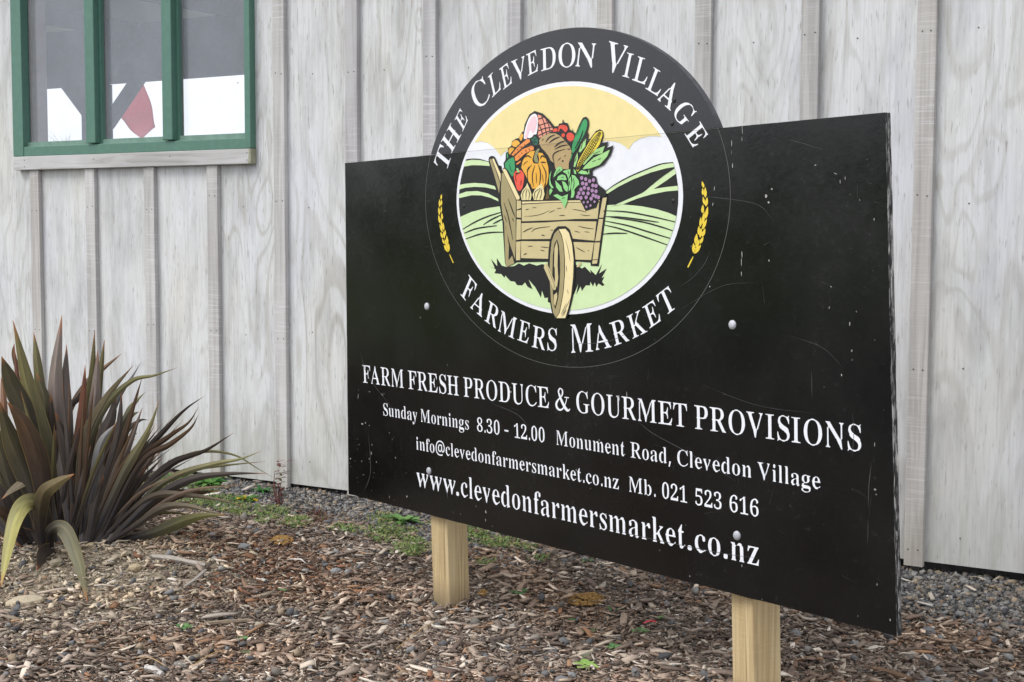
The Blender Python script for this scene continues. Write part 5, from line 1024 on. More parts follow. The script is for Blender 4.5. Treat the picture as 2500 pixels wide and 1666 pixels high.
# picked on the leaves: base, bends, tip
LEAVES = [
 ('gr', 95, [(300, 1225), (245, 800), (150, 450), (66, 88)], -.05), ('dg', 100, [(255, 1230), (150, 640), (62, 420), (8, 276)], -.12),
 ('lt', 88, [(330, 1215), (318, 800), (285, 420), (320, 62)], .05), ('dl', 56, [(345, 1215), (352, 720), (338, 420), (345, 215)], .08),
 ('gr', 55, [(290, 1215), (240, 720), (198, 350), (174, 150)], .10), ('br', 112, [(240, 1245), (215, 880), (130, 640), (38, 512)], -.22),
 ('gr', 52, [(375, 1215), (425, 740), (474, 420), (490, 140)], .10), ('lt', 66, [(385, 1215), (448, 820), (492, 500), (506, 240)], .06),
 ('gr', 42, [(395, 1210), (476, 720), (515, 400), (541, 188)], .14), ('rd', 52, [(372, 1215), (392, 820), (425, 540), (441, 318)], .0),
 ('dg', 110, [(240, 1250), (150, 930), (60, 720), (-8, 500)], -.15), ('dl', 72, [(350, 1215), (384, 930), (340, 730), (286, 565)], -.15),
 ('dk', 58, [(345, 1215), (285, 920), (266, 640), (263, 466)], -.05), ('dg', 72, [(280, 1220), (248, 820), (235, 520), (190, 362)], .04),
 ('br', 30, [(300, 1100), (345, 620), (440, 425), (540, 335), (632, 260)], .02), ('dk', 62, [(425, 1235), (520, 740), (572, 600), (600, 478)], .02),
 ('gy', 52, [(430, 1240), (492, 880), (528, 720), (602, 622)], -.14), ('dl', 48, [(440, 1235), (560, 880), (612, 680), (631, 450)], .05),
 ('lo', 74, [(400, 1235), (440, 760), (548, 500), (690, 322)], .0), ('yl', 34, [(400, 1235), (440, 800), (545, 540), (680, 405), (800, 375), (920, 334)], .02),
 ('br', 38, [(450, 1240), (610, 800), (690, 540), (740, 370)], .06), ('lt', 52, [(470, 1240), (590, 920), (680, 700), (738, 540)], .04),
 ('ol', 46, [(470, 1240), (640, 880), (765, 660), (828, 494)], -.04), ('dk', 28, [(500, 1240), (680, 860), (860, 650), (960, 550), (1060, 480)], .05),
 ('br', 30, [(500, 1240), (690, 845), (870, 695), (975, 620), (1029, 535)], .0), ('br', 31, [(512, 1240), (720, 840), (880, 732), (985, 650), (1029, 574)], -.04),
 ('dk', 44, [(540, 1240), (720, 990), (890, 830), (1060, 765), (1215, 668)], .06), ('yl', 34, [(560, 1240), (760, 1000), (920, 890), (1120, 830), (1240, 808), (1356, 765)], .0),
 ('ol', 28, [(590, 1150), (800, 970), (950, 872), (1150, 842), (1376, 820)], .08), ('yl', 17, [(620, 1100), (780, 920), (940, 800), (1080, 768), (1220, 790), (1330, 855), (1428, 912)], .10),
 ('dk', 46, [(560, 1245), (790, 1020), (980, 915), (1180, 884), (1385, 882)], -.02), ('db', 74, [(540, 1240), (720, 1085), (890, 1000), (1010, 985), (1132, 970)], .04),
 ('gb', 34, [(520, 1240), (690, 1070), (820, 992), (1000, 998), (1140, 1020), (1262, 1052)], -.12), ('gb', 38, [(555, 1245), (690, 1160), (840, 1062), (960, 1050), (1080, 1078), (1168, 1096)], -.18),
 ('og', 62, [(625, 1232), (790, 1190), (950, 1128), (1060, 1100), (1165, 1098)], -.10), ('dk', 62, [(480, 1240), (640, 1140), (760, 1085), (900, 1040), (1010, 1025)], .10),
 ('bo', 76, [(222, 1280), (205, 1120), (225, 990), (300, 930), (384, 885)], -.34), ('gb', 56, [(295, 1215), (280, 1020), (215, 925), (150, 915), (70, 960), (8, 1016)], -.30),
 ('yw', 84, [(235, 1262), (232, 1090), (185, 1030), (120, 1045), (70, 1140), (30, 1320), (5, 1470)], -.52), ('go', 72, [(258, 1272), (256, 1190), (300, 1158), (345, 1190), (392, 1300), (425, 1420), (452, 1546)], -.55),
 ('dk', 86, [(262, 1262), (258, 1285), (225, 1300), (190, 1385)], -.42), ('yl', 30, [(585, 720), (660, 570), (705, 510), (752, 460)], .16), ('gy', 26, [(540, 700), (620, 480), (680, 390), (730, 306)], .14),
 ('ol', 40, [(560, 800), (620, 650), (680, 585), (722, 562)], .16), ('dg', 100, [(160, 1240), (60, 960), (-10, 720), (-90, 560)], -.1), ('dl', 90, [(130, 1245), (40, 1080), (-30, 960), (-120, 900)], -.15),
 ('yl', 60, [(140, 1225), (30, 950), (-20, 880), (-70, 800)], -.05), ('br', 60, [(120, 1250), (40, 1100), (-40, 1080), (-140, 1130)], -.25), ('rd', 34, [(230, 1200), (140, 700), (95, 430), (72, 215)], .12),
 ('yl', 52, [(230, 1220), (170, 720), (140, 470), (134, 318)], .06), ('dg', 66, [(360, 1215), (450, 980), (600, 780), (700, 705)], .18), ('ol', 40, [(510, 1000), (620, 780), (680, 690), (712, 672)], .2),
 ('dk', 26, [(500, 1000), (640, 690), (720, 610), (770, 606)], .18), ('dk', 30, [(300, 1150), (330, 620), (420, 480), (475, 375)], .1), ('dk', 34, [(560, 1180), (700, 940), (820, 880), (882, 800)], .02),
 ('lt', 44, [(505, 1240), (520, 900), (500, 700), (520, 560)], .1), ('pk', 40, [(60, 1150), (30, 900), (20, 520), (5, 380)], .05), ('dl', 60, [(410, 1225), (470, 900), (480, 720), (530, 640)], -.02),
]
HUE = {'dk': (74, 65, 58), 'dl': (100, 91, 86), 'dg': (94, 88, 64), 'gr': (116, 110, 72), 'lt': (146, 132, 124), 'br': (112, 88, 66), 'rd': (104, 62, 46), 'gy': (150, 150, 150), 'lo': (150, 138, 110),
       'yl': (156, 152, 108), 'ol': (120, 114, 76), 'db': (84, 66, 58), 'gb': (132, 120, 100), 'og': (118, 116, 64), 'bo': (118, 104, 70), 'yw': (168, 162, 98), 'go': (138, 134, 104), 'pk': (160, 120, 96)}
plant = empty('flax_plant', on_ground(165, 1325))
tag(plant, 'dark bronze flax plant of long sword leaves growing against the shed', 'flax plant')
def flax_leaf(px, w, tone, lean, tipc=(176, 110, 62), twist=None, r=random):
    x0, y0 = px[0]
    dg = float((-EYE[2] + 0.03) / ray(x0, y0 + 6)[2]) if ray(x0, y0 + 6)[2] < 0 else 5.7
    dg = min(max(dg, 5.25), 6.1)
    P = catmull(px, 6); n = len(P)
    tw = r.uniform(-.6, .6) if twist is None else twist
    base = np.array(srgb(*HUE[tone])) * r.uniform(.85, 1.12) * (.72 if tone not in ('yw', 'go', 'yl') else .74)
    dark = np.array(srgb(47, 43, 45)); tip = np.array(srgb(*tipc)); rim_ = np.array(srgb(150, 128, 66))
    mid = []
    for i, (x, y) in enumerate(P):
        t = i / (n - 1)
        q = ray(x, y); d = dg + lean * t ** 1.2
        if q[2] < 0: d = min(d, (EYE[2] - 0.022) / -q[2])
        mid.append(EYE + q * d)
    V, C, F, RB = [], [], [], []; sd_ = r.uniform(0, 90)
    for i in range(n):
        t = i / (n - 1)
        T = mid[min(i + 1, n - 1)] - mid[max(i - 1, 0)]; T /= np.linalg.norm(T)
        view = mid[i] - EYE; view /= np.linalg.norm(view)
        S = np.cross(T, view); S /= np.linalg.norm(S) + 1e-9
        Nn = np.cross(S, T)
        a = tw * (0.4 + t)
        S2 = math.cos(a) * S + math.sin(a) * Nn; N2 = -math.sin(a) * S + math.cos(a) * Nn
        prof = (0.52 + 0.48 * min(1, t / 0.4)) if t < 0.45 else max(0.02, 1 - ((t - 0.45) / 0.55) ** (1.9 if px[-1][0] < 320 else 0.95))
        hw = w / FPX * dg / 2 * prof * 1.06
        for k in (-1, -.92, -.5, -.06, .06, .5, .92, 1):
            V.append(mid[i] + S2 * hw * k + N2 * hw * 0.30 * (abs(k) - .5))
            RB.append((k * 5.0 + sd_, t * 7 + sd_, sd_))
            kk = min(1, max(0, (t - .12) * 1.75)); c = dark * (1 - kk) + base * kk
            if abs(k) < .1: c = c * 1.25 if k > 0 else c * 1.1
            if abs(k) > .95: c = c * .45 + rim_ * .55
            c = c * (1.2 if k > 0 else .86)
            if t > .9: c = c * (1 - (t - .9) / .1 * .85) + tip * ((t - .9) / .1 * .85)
            C.append(c)
    for i in range(n - 1):
        for k in range(7):
            a = i * 8 + k; F.append((a, a + 1, a + 9, a + 8))
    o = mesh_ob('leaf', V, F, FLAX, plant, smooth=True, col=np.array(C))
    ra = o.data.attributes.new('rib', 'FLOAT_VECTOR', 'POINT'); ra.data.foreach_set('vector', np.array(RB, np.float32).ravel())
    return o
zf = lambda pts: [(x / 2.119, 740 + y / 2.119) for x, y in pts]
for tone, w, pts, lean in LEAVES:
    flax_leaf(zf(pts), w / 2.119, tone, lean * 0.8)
fr = random.Random(5)
HUE['dry'] = (186, 150, 118); HUE['drb'] = (128, 84, 58)
for pts, w, tone in (([(60, 1000), (40, 860), (10, 800), (-30, 760)], 26, 'dry'), ([(90, 980), (110, 880), (90, 800), (40, 700)], 16, 'drb'), ([(40, 1040), (100, 890), (140, 880), (168, 852)], 9, 'dry'), ([(110, 900), (140, 870), (150, 862)], 8, 'dry'), ([(180, 1210), (130, 1140), (80, 1110)], 12, 'drb'), ([(200, 1225), (170, 1180), (110, 1160)], 9, 'dry'),
                     ([(95, 420), (85, 330), (70, 260), (74, 210)], 22, 'dry'), ([(390, 1170), (396, 1110), (402, 1050)], 12, 'dry'), ([(160, 1240), (120, 1200), (90, 1190), (60, 1215)], 8, 'drb'), ([(20, 900), (0, 820), (-20, 790)], 20, 'drb'), ([(330, 640), (250, 570), (185, 525)], 9, 'drb'), ([(445, 800), (380, 690), (330, 620)], 12, 'drb')):
    flax_leaf(zf(pts), w / 2.119, tone, -.15)
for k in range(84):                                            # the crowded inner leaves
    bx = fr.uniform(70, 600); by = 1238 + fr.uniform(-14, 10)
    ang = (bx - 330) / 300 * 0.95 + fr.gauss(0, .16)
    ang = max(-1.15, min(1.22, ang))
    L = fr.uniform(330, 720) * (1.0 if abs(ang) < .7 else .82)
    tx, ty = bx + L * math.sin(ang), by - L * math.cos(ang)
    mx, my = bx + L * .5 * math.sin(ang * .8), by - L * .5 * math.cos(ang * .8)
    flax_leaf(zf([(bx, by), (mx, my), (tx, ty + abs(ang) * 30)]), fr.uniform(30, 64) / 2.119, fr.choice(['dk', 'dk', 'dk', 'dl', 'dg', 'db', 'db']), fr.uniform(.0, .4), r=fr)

for k in range(30):                                            # thin ragged outer blades
    bx = fr.uniform(150, 600); by = 1238 + fr.uniform(-14, 6)
    ang = max(-1.0, min(1.28, (bx - 300) / 300 * 1.0 + fr.gauss(.05, .22)))
    L = fr.uniform(520, 860) * (1.0 if abs(ang) < .6 else .9)
    tx, ty = bx + L * math.sin(ang), by - L * math.cos(ang)
    mx, my = bx + L * .55 * math.sin(ang * .86), by - L * .55 * math.cos(ang * .86)
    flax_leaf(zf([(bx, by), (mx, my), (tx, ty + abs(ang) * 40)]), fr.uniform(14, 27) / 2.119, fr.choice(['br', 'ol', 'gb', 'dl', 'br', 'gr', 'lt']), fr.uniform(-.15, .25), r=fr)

# ================================================================== WEEDS
WEED = vcol('weed_leaf', 0.6, 0.25, 0, None, 0.25)
def leaf_strip(P0, d, up, L, w, droop, V, F, C, col, lobes=0):
    n = 7; b = len(V); s = np.cross(d, up); s /= np.linalg.norm(s)
    for i in range(n):
        t = i / (n - 1)
        c = P0 + d * L * t + up * (L * (0.75 * t - droop * t * t))
        k = w * math.sin(math.pi * min(.97, .12 + .85 * t)) ** .8 * (1 + (lobes * .35 * (1 if i % 2 else -1)))
        for q in (-1, 0, 1):
            V.append(c + s * k * q - up * (0.25 * k * (1 - abs(q)))); C.append(np.array(col) * (.98 if q == 0 else .82))
    for i in range(n - 1):
        for k in range(2):
            a = b + i * 3 + k; F.append((a, a + 1, a + 4, a + 3))
def rosette(name, px, py, wpx, nl, label, cat, cols, aspect=.2, rise=.55, lobes=0, group=None, seed=1, flower=None):
    g = on_ground(px, py); g[2] = float(gz(g[0], g[1])) + 0.012
    R = wpx / 2 / FPX * np.linalg.norm(g - EYE)
    r = random.Random(seed); V, F, C = [], [], []
    for k in range(nl):
        a = k * 2.4 + r.uniform(-.3, .3); L = R * r.uniform(.65, 1.1)
        d = np.array([math.cos(a), math.sin(a), 0])
        el = r.uniform(.2, 1.0) * rise
        up = np.array([0, 0, 1.0])
        leaf_strip(g + d * .004, d, up * el, L, L * aspect * r.uniform(.8, 1.2), r.uniform(.3, .9), V, F, C, srgb(*r.choice(cols)), lobes)
    if flower:
        b = len(V)
        for k in range(10):
            a = k * .628
            V.append(g + np.array([R * .3 + .012 * math.cos(a), -R * .5 + .012 * math.sin(a), .02])); C.append(srgb(*flower))
        F.append(tuple(b + k for k in range(10)))
    o = mesh_ob(name, V, F, WEED, None, origin=g, smooth=True, col=np.array(C))
    return tag(o, label, cat, group)
GR = [(62, 110, 44), (84, 134, 58), (70, 122, 62), (100, 144, 70)]
rosette('dandelion', 985, 1273, 100, 26, 'leafy green rosette weed close to the base of the far post', 'weed', [(92, 142, 70), (122, 160, 92), (104, 148, 84)], .17, 1.25, seed=2)
rosette('dandelion', 512, 1186, 105, 30, 'bright green weed rosette by the shed foot, behind the flax leaf tips', 'weed', GR, .16, 1.4, 1, seed=3)
rosette('dandelion', 436, 1176, 90, 26, 'green weed rosette at the shed foot mostly hidden behind flax leaves', 'weed', GR, .16, 1.4, 1, seed=4)
rosette('dandelion', 598, 1222, 74, 26, 'low green weed with a yellowed leaf, left of the reddish dock', 'weed', GR + [(190, 170, 50)], .2, 1.1, 1, seed=5)
rosette('dandelion', 640, 1205, 56, 24, 'small dark green weed tuft next to the reddish dock', 'weed', [(58, 108, 54), (76, 128, 70)], .14, 1.5, seed=6)
SM = [(96, 138, 84), (112, 150, 92), (88, 130, 76)]
for i, (px, py, w, lab) in enumerate(((1396, 1500, 30, 'small pale green seedling below the sign, left of the clover pair'), (1430, 1526, 42, 'small clover-like weed in front of the orange clay patch'), (1500, 1476, 40, 'low green weed just right of the orange clay patch'), (1562, 1530, 42, 'small green weed touching the red plastic strip'), (1500, 1565, 42, 'loose green weed standing above the bright seedling'), (1428, 1612, 66, 'bright yellow-green seedling nearest the front edge under the sign'), (1434, 1590, 30, 'tiny dark green seedling right above the bright one'), (1268, 1436, 44, 'pair of round grey-green leaves right of the far post foot'), (1434, 1365, 30, 'tiny weed under the lower edge of the sign'), (1615, 1502, 28, 'sparse tiny weed right of the red plastic strip'), (448, 1532, 44, 'pale green seedling alone in open bark mulch left of centre'), (592, 1558, 26, 'single tiny green sprout in the bark, right of the pale seedling'), (690, 1440, 22, 'tiny bright sprout in the reddish bark patch'), (600, 1592, 18, 'tiny sprout lowest in the mulch left of centre'))):
    rosette('seedling', px, py, w, 9 if w > 24 else 6, lab, 'weed', SM if i != 5 else [(140, 176, 90), (156, 188, 100)], .34, .6, seed=20 + i, group='small green seedlings in the mulch')
def dock():
    g = on_ground(683, 1238); g[2] = 0.01
    r = random.Random(9); V, F, C = [], [], []
    red = srgb(118, 78, 76); brn = srgb(112, 84, 66)
    root = empty('dock_weed', g)
    tag(root, 'reddish dried dock weed standing upright against the shed foot', 'weed')
    for k in range(5):
        q = g + np.array([r.uniform(-.015, .015), r.uniform(-.02, .02), 0]); H = r.uniform(.08, .19)
        pts = [q + np.array([0.012 * math.sin(k + 3 * t) + r.uniform(-.006, .006), 0, H * t]) for t in (0, .25, .5, .75, 1)]
        v, f = tube(pts, [.0036, .0032, .0028, .002, .001], 5)
        mesh_ob('stem', v, f, flat('red_stem', red, .7), root)
    for k in range(46):
        h = r.uniform(.01, .2); a = r.uniform(0, 6.28); d = np.array([math.cos(a), math.sin(a), 0])
        leaf_strip(g + np.array([r.uniform(-.015, .015), r.uniform(-.015, .015), h]), d, np.array([0, 0, r.uniform(.2, 1.4)]), r.uniform(.02, .055), r.uniform(.004, .009), .5, V, F, C, r.choice([red, brn, srgb(96, 92, 60), srgb(140, 84, 84)]))
    mesh_ob('foliage', V, F, WEED, root, smooth=True, col=np.array(C))
    for (px, py, lab) in ((780, 1278, 'low dried red-brown weed in the gravel beside moss'), (765, 1262, 'wispy brown weed stalks just behind the low dried weed')):
        gg = on_ground(px, py); gg[2] = 0.008; V, F, C = [], [], []
        for k in range(40):
            a = r.uniform(0, 6.28); d = np.array([math.cos(a), math.sin(a), 0])
            leaf_strip(gg + np.array([r.gauss(0, .025), r.gauss(0, .02), 0]), d, np.array([0, 0, r.uniform(.6, 2.6)]), r.uniform(.015, .035), .003, .3, V, F, C, r.choice([red, brn, srgb(92, 84, 52)]))
        tag(mesh_ob('dried_weed', V, F, WEED, None, origin=gg, col=np.array(C)), lab, 'weed')
dock()

# moss and creeping weed patches (uncountable)
def moss():
    V, C = [], []
    patches = [(660, 1262, 52, 20), (560, 1240, 70, 26), (470, 1215, 90, 30), (725, 1278, 30, 10), (722, 1290, 40, 14), (850, 1300, 46, 11), (935, 1268, 40, 14), (930, 1308, 40, 24), (985, 1300, 45, 14), (1000, 1350, 50, 14), (1010, 1330, 42, 18), (1160, 1305, 48, 12), (1220, 1325, 62, 14), (1120, 1295, 50, 14), (1100, 1280, 50, 14), (1320, 1360, 24, 8), (1185, 1376, 26, 7), (400, 1190, 60, 20), (345, 1180, 50, 18), (1290, 1336, 26, 8), (585, 1266, 24, 8), (640, 1290, 22, 6)]
    for px, py, rx, ry in patches:
        n = int(rx * ry * 0.6)
        for _ in range(n):
            a = rng.uniform(0, 6.283); q = math.sqrt(rng.random())
            x, y = px + rx * q * math.cos(a) * (1 + .25 * math.sin(5 * a)) * rng.uniform(.5, 1.3), py + ry * q * math.sin(a)
            g = on_ground(x, y); g[2] = float(gz(g[0], g[1])) + .012 + rng.uniform(0, .012)
            s = rng.uniform(.003, .0075); t = rng.uniform(0, 6.283); e = rng.uniform(.1, .9)
            d = np.array([math.cos(t), math.sin(t), e]); b = np.array([-math.sin(t), math.cos(t), rng.uniform(-.4, .4)]) * .6
            V += [g, g + (d + b) * s, g + d * s * 2, g + (d - b) * s]
            c = np.array(srgb(*((92, 110, 60), (106, 124, 70), (118, 118, 70), (78, 104, 58))[rng.integers(4)])) * rng.uniform(1.0, 1.7)
            C += [c] * 4
    F = np.arange(len(V)).reshape(-1, 4)
    tag(mesh_ob('moss', V, F, WEED, None, col=np.array(C)), kind='stuff')
moss()

# ================================================================== MULCH, GRAVEL, STONES
def seen_area(n, extra=0.55):
    """random ground points over the strip the photo shows, a little beyond its edges"""
    out = []
    while sum(len(o) for o in out) < n:
        x = rng.uniform(-8.0, 0.6, n); y = rng.uniform(2.0, 5.32, n)
        c = (np.stack([x, y, np.zeros(n)], 1) - EYE) @ RT.T
        px, py = CX + FPX * c[:, 0] / c[:, 2], CY + FPX * c[:, 1] / c[:, 2]
        ok = (px > -330) & (px < 2830) & (py < 1900) & (py > 1050)
        out.append(np.stack([x, y], 1)[ok])
    return np.concatenate(out)[:n]
def pixels(P):
    c = (np.concatenate([P, np.zeros((len(P), 1))], 1) - EYE) @ RT.T
    return CX + FPX * c[:, 0] / c[:, 2], CY + FPX * c[:, 1] / c[:, 2]
def vnoise(x, y, s, k=0.0):
    return np.sin(x * s + 1.7 * np.sin(y * s * .8 + k)) * np.cos(y * s * 1.1 + 1.3 * np.sin(x * s * .7 + 2 + k))
def rot_frames(n, tilt):
    yaw = rng.uniform(0, 2 * math.pi, n); a = rng.normal(0, tilt, n); b = rng.normal(0, tilt, n)
    X = np.stack([np.cos(yaw) * np.cos(a), np.sin(yaw) * np.cos(a), np.sin(a)], 1)
    Y = np.stack([-np.sin(yaw) * np.cos(b), np.cos(yaw) * np.cos(b), np.sin(b)], 1)
    Z = np.cross(X, Y); Z /= np.linalg.norm(Z, axis=1)[:, None]
    return X, Y, Z
PAL_CHIP = 1.0 * np.array([srgb(*c) for c in ((128, 114, 102), (140, 126, 114), (116, 102, 92), (104, 91, 82), (156, 142, 129), (180, 168, 154), (196, 186, 174), (128, 104, 84), (146, 116, 92), (92, 80, 73), (120, 107, 98), (168, 154, 139), (134, 114, 101), (78, 69, 64))])
PW = np.array([.14, .13, .12, .10, .10, .06, .035, .045, .02, .08, .08, .055, .03, .03]); PW /= PW.sum()
PAL_RED = np.array([srgb(*c) for c in ((124, 92, 72), (108, 80, 66), (138, 104, 80), (96, 74, 62), (140, 116, 98))])
PAL_CLAY = np.array([srgb(*c) for c in ((168, 156, 138), (152, 142, 126), (182, 168, 146), (140, 128, 112))])
PAL_STONE = np.array([srgb(*c) for c in ((118, 117, 118), (104, 104, 106), (134, 133, 132), (94, 93, 94), (150, 147, 142), (124, 118, 110), (150, 134, 114), (114, 108, 102), (80, 80, 82))])
def chips(name, P, med, sig, mat, pal, pw, zmax, tilt=.20, wr=(.17, .48), red=None, pale=None, boxy=False):
    n = len(P)
    L = med * np.exp(rng.normal(0, sig, n)); L = np.clip(L, med * .35, med * 3.4)
    W = np.clip(L * rng.uniform(*wr, n), .003, .024); T = np.clip(W * rng.uniform(.18, .42, n), .0015, .007)
    X, Y, Z = rot_frames(n, tilt)
    c = np.concatenate([P, (gz(P[:, 0], P[:, 1]) + rng.random(n) ** 1.5 * zmax)[:, None]], 1)
    bend = rng.normal(0, .05, n) * L
    tp = rng.uniform(.6, 1.1, n); tq = rng.uniform(.35, 1.1, n); sk = rng.normal(0, .45, n)
    V = []
    for sx, wsc, zb in (((-.5, tp, 0), (.5, tq, 0)) if boxy else ((-.5, tp, 0), (rng.uniform(-.25, .25, n), rng.uniform(.85, 1.05, n), 1), (.5, tq, 0))):
        for sy, szz in ((-.5, -.5), (.5, -.5), (.5, .5), (-.5, .5)):
            V.append(c + X * (L * (sx + sk * sy * .35))[:, None] + Y * (W * wsc * sy)[:, None] + Z * (T * szz * wsc + bend * zb)[:, None])
    V = np.stack(V, 1)                                        # n,8 or 12,3
    m = V.shape[1]; f = []
    for k in range(0, m - 4, 4):
        for q in range(4): f.append((k + q, k + (q + 1) % 4, k + 4 + (q + 1) % 4, k + 4 + q))
    f += [(3, 2, 1, 0), (m - 4, m - 3, m - 2, m - 1)]
    F = (np.array(f)[None] + m * np.arange(n)[:, None, None]).reshape(-1, 4)
    col = pal[rng.choice(len(pal), n, p=pw)] * rng.uniform(1.05, 1.62, n)[:, None]
    if red is not None:
        k = rng.random(n) < red; col[k] = PAL_RED[rng.integers(0, len(PAL_RED), k.sum())] * rng.uniform(.8, 1.4, k.sum())[:, None]
    vn = vnoise(P[:, 0], P[:, 1], 5.0, .4) + .6 * vnoise(P[:, 0], P[:, 1], 13.0, 2.0)
    col = col * (1 + .16 * vn)[:, None] * (1 + np.clip(vnoise(P[:, 0], P[:, 1], 4.0, 5.0), 0, 1)[:, None] * np.array([.10, -.02, -.12]))
    if pale is not None:
        k = rng.random(n) < pale; col[k] = PAL_CLAY[rng.integers(0, len(PAL_CLAY), k.sum())] * rng.uniform(.9, 1.35, k.sum())[:, None]
    col = np.repeat(col, m, 0)
    return tag(mesh_ob(name, V.reshape(-1, 3), F, mat, None, origin=(-3.5, 4, 0), col=col), kind='stuff')
PH = (1 + 5 ** .5) / 2
ICO = np.array([(-1, PH, 0), (1, PH, 0), (-1, -PH, 0), (1, -PH, 0), (0, -1, PH), (0, 1, PH), (0, -1, -PH), (0, 1, -PH), (PH, 0, -1), (PH, 0, 1), (-PH, 0, -1), (-PH, 0, 1)]) / math.sqrt(1 + PH * PH)
ICF = np.array([(0, 11, 5), (0, 5, 1), (0, 1, 7), (0, 7, 10), (0, 10, 11), (1, 5, 9), (5, 11, 4), (11, 10, 2), (10, 7, 6), (7, 1, 8), (3, 9, 4), (3, 4, 2), (3, 2, 6), (3, 6, 8), (3, 8, 9), (4, 9, 5), (2, 4, 11), (6, 2, 10), (8, 6, 7), (9, 8, 1)])
def pebbles(name, P, med, sig, mat, pal, zmax, flatn=(.4, .8)):
    n = len(P)
    R = np.clip(med * np.exp(rng.normal(0, sig, n)), med * .4, med * 3)
    X, Y, Z = rot_frames(n, .35)
    A = ICO[None] * rng.uniform(.55, 1.25, (n, 12, 1)) + rng.normal(0, .13, (n, 12, 3))
    A = A * np.stack([np.ones(n), rng.uniform(.55, .95, n), rng.uniform(*flatn, n)], 1)[:, None, :] * R[:, None, None]
    c = np.concatenate([P, (gz(P[:, 0], P[:, 1]) + R * .15 + rng.random(n) ** 1.5 * zmax)[:, None]], 1)
    V = c[:, None] + A[:, :, :1] * X[:, None] + A[:, :, 1:2] * Y[:, None] + A[:, :, 2:] * Z[:, None]
    F = (ICF[None] + 12 * np.arange(n)[:, None, None]).reshape(-1, 3)
    col = np.repeat(pal[rng.integers(0, len(pal), n)] * rng.uniform(.8, 1.2, n)[:, None], 12, 0)
    return tag(mesh_ob(name, V.reshape(-1, 3), F, mat, None, origin=(-3.5, 4, 0), col=col), kind='stuff')
CHIPM = vcol('wood_chip', 0.85, 0.15, 0.4, 160.0)
STONEM = vcol('grey_gravel', 0.8, 0.25, 0.4, 120.0)
ALL = seen_area(165000)
px, py = pixels(ALL)
edge = 4.62 + 0.10 * vnoise(ALL[:, 0], ALL[:, 1], 3.0) + 0.06 * vnoise(ALL[:, 0], ALL[:, 1], 9.0)
gp = 1 / (1 + np.exp(-(ALL[:, 1] - edge) / 0.07))              # share of gravel
under = np.clip((px - 1080) / 160, 0, 1) * np.clip((2080 - px) / 120, 0, 1)   # bark reaches the wall behind the board
gp = gp * (1 - .75 * under)
isg = rng.random(len(ALL)) < gp
CH, GV = ALL[~isg], ALL[isg]
bare = np.exp(-((np.hypot(CH[:, 0] + 4.05, CH[:, 1] - 3.45) + .12 * vnoise(CH[:, 0], CH[:, 1], 11.0)) / .48) ** 4)
CH = CH[rng.random(len(CH)) > .72 * bare]                      # thin bark on the bare clay
cpx, cpy = pixels(CH)
redp = 0.03 + 0.80 * np.exp(-((cpx - 640) / 170) ** 2 - ((cpy - 1385) / 55) ** 2)
big = rng.random(len(CH)) < .22
palep = .8 * np.exp(-((cpx - 120) / 330) ** 2 - ((cpy - 1425) / 110) ** 2) + .5 * np.exp(-((cpx - 430) / 130) ** 2 - ((cpy - 1370) / 30) ** 2)
chips('wood_chip_mulch', CH[big], 0.0225, .55, CHIPM, PAL_CHIP, PW, .020, red=redp[big], pale=palep[big] * .55)
chips('fine_bark_mulch', CH[~big], 0.0125, .50, CHIPM, PAL_CHIP, PW, .012, red=redp[~big], pale=palep[~big], boxy=True)
pebbles('gravel', GV, 0.0062, .48, STONEM, PAL_STONE, .008)
def beside(n):
    x = rng.uniform(-9.4, 2.4, n * 3); y = rng.uniform(1.45, 5.25, n * 3); P = np.stack([x, y], 1); qx, qy = pixels(P)
    return P[(qx < -330) | (qx > 2830) | (qy > 1900)][:n]
OUT = beside(42000); og = OUT[:, 1] > 4.6 + .1 * vnoise(OUT[:, 0], OUT[:, 1], 3.0)
chips('bark_mulch_beyond', OUT[~og], 0.028, .5, CHIPM, PAL_CHIP, PW, .014, boxy=True)
pebbles('gravel_beyond', OUT[og], 0.011, .4, STONEM, PAL_STONE, .006)
mix_ = seen_area(6200)
pebbles('loose_stones', mix_[:4600], 0.0075, .55, STONEM, PAL_STONE, .018)
chips('pale_wood_splinters', mix_[5200:], 0.036, .50, CHIPM, np.array([srgb(*c) for c in ((186, 178, 166), (170, 160, 148), (200, 194, 186))]), np.array([.4, .4, .2]), .026, wr=(.10, .30), tilt=.18)

cl_ = seen_area(60000); kx, ky = pixels(cl_)
kp = np.exp(-((kx - 110) / 300) ** 2 - ((ky - 1430) / 100) ** 2) + .8 * np.exp(-((kx - 420) / 170) ** 2 - ((ky - 1360) / 32) ** 2) + .5 * np.exp(-((kx - 300) / 130) ** 2 - ((ky - 1350) / 30) ** 2)
cl_ = cl_[rng.random(len(cl_)) < kp * .62]
chips('clay_crumbs', cl_, 0.011, .7, vcol('pale_clay', 0.95, 0.1, 0.6, 110.0), PAL_CLAY, np.ones(4) / 4, .018, tilt=.5, wr=(.5, .95), boxy=True)

for up_ in (-0.69, 0.70):                                       # bark banked up at the foot of each post
    c0 = on_sign(up_, -0.93, -0.055)
    a_ = rng.uniform(0, 2 * math.pi, 150); q_ = rng.uniform(.050, .11, 150)
    chips('banked_bark', np.stack([c0[0] + q_ * np.cos(a_), c0[1] + q_ * np.sin(a_)], 1), 0.022, .45, CHIPM, PAL_CHIP, PW, .034, tilt=.45)

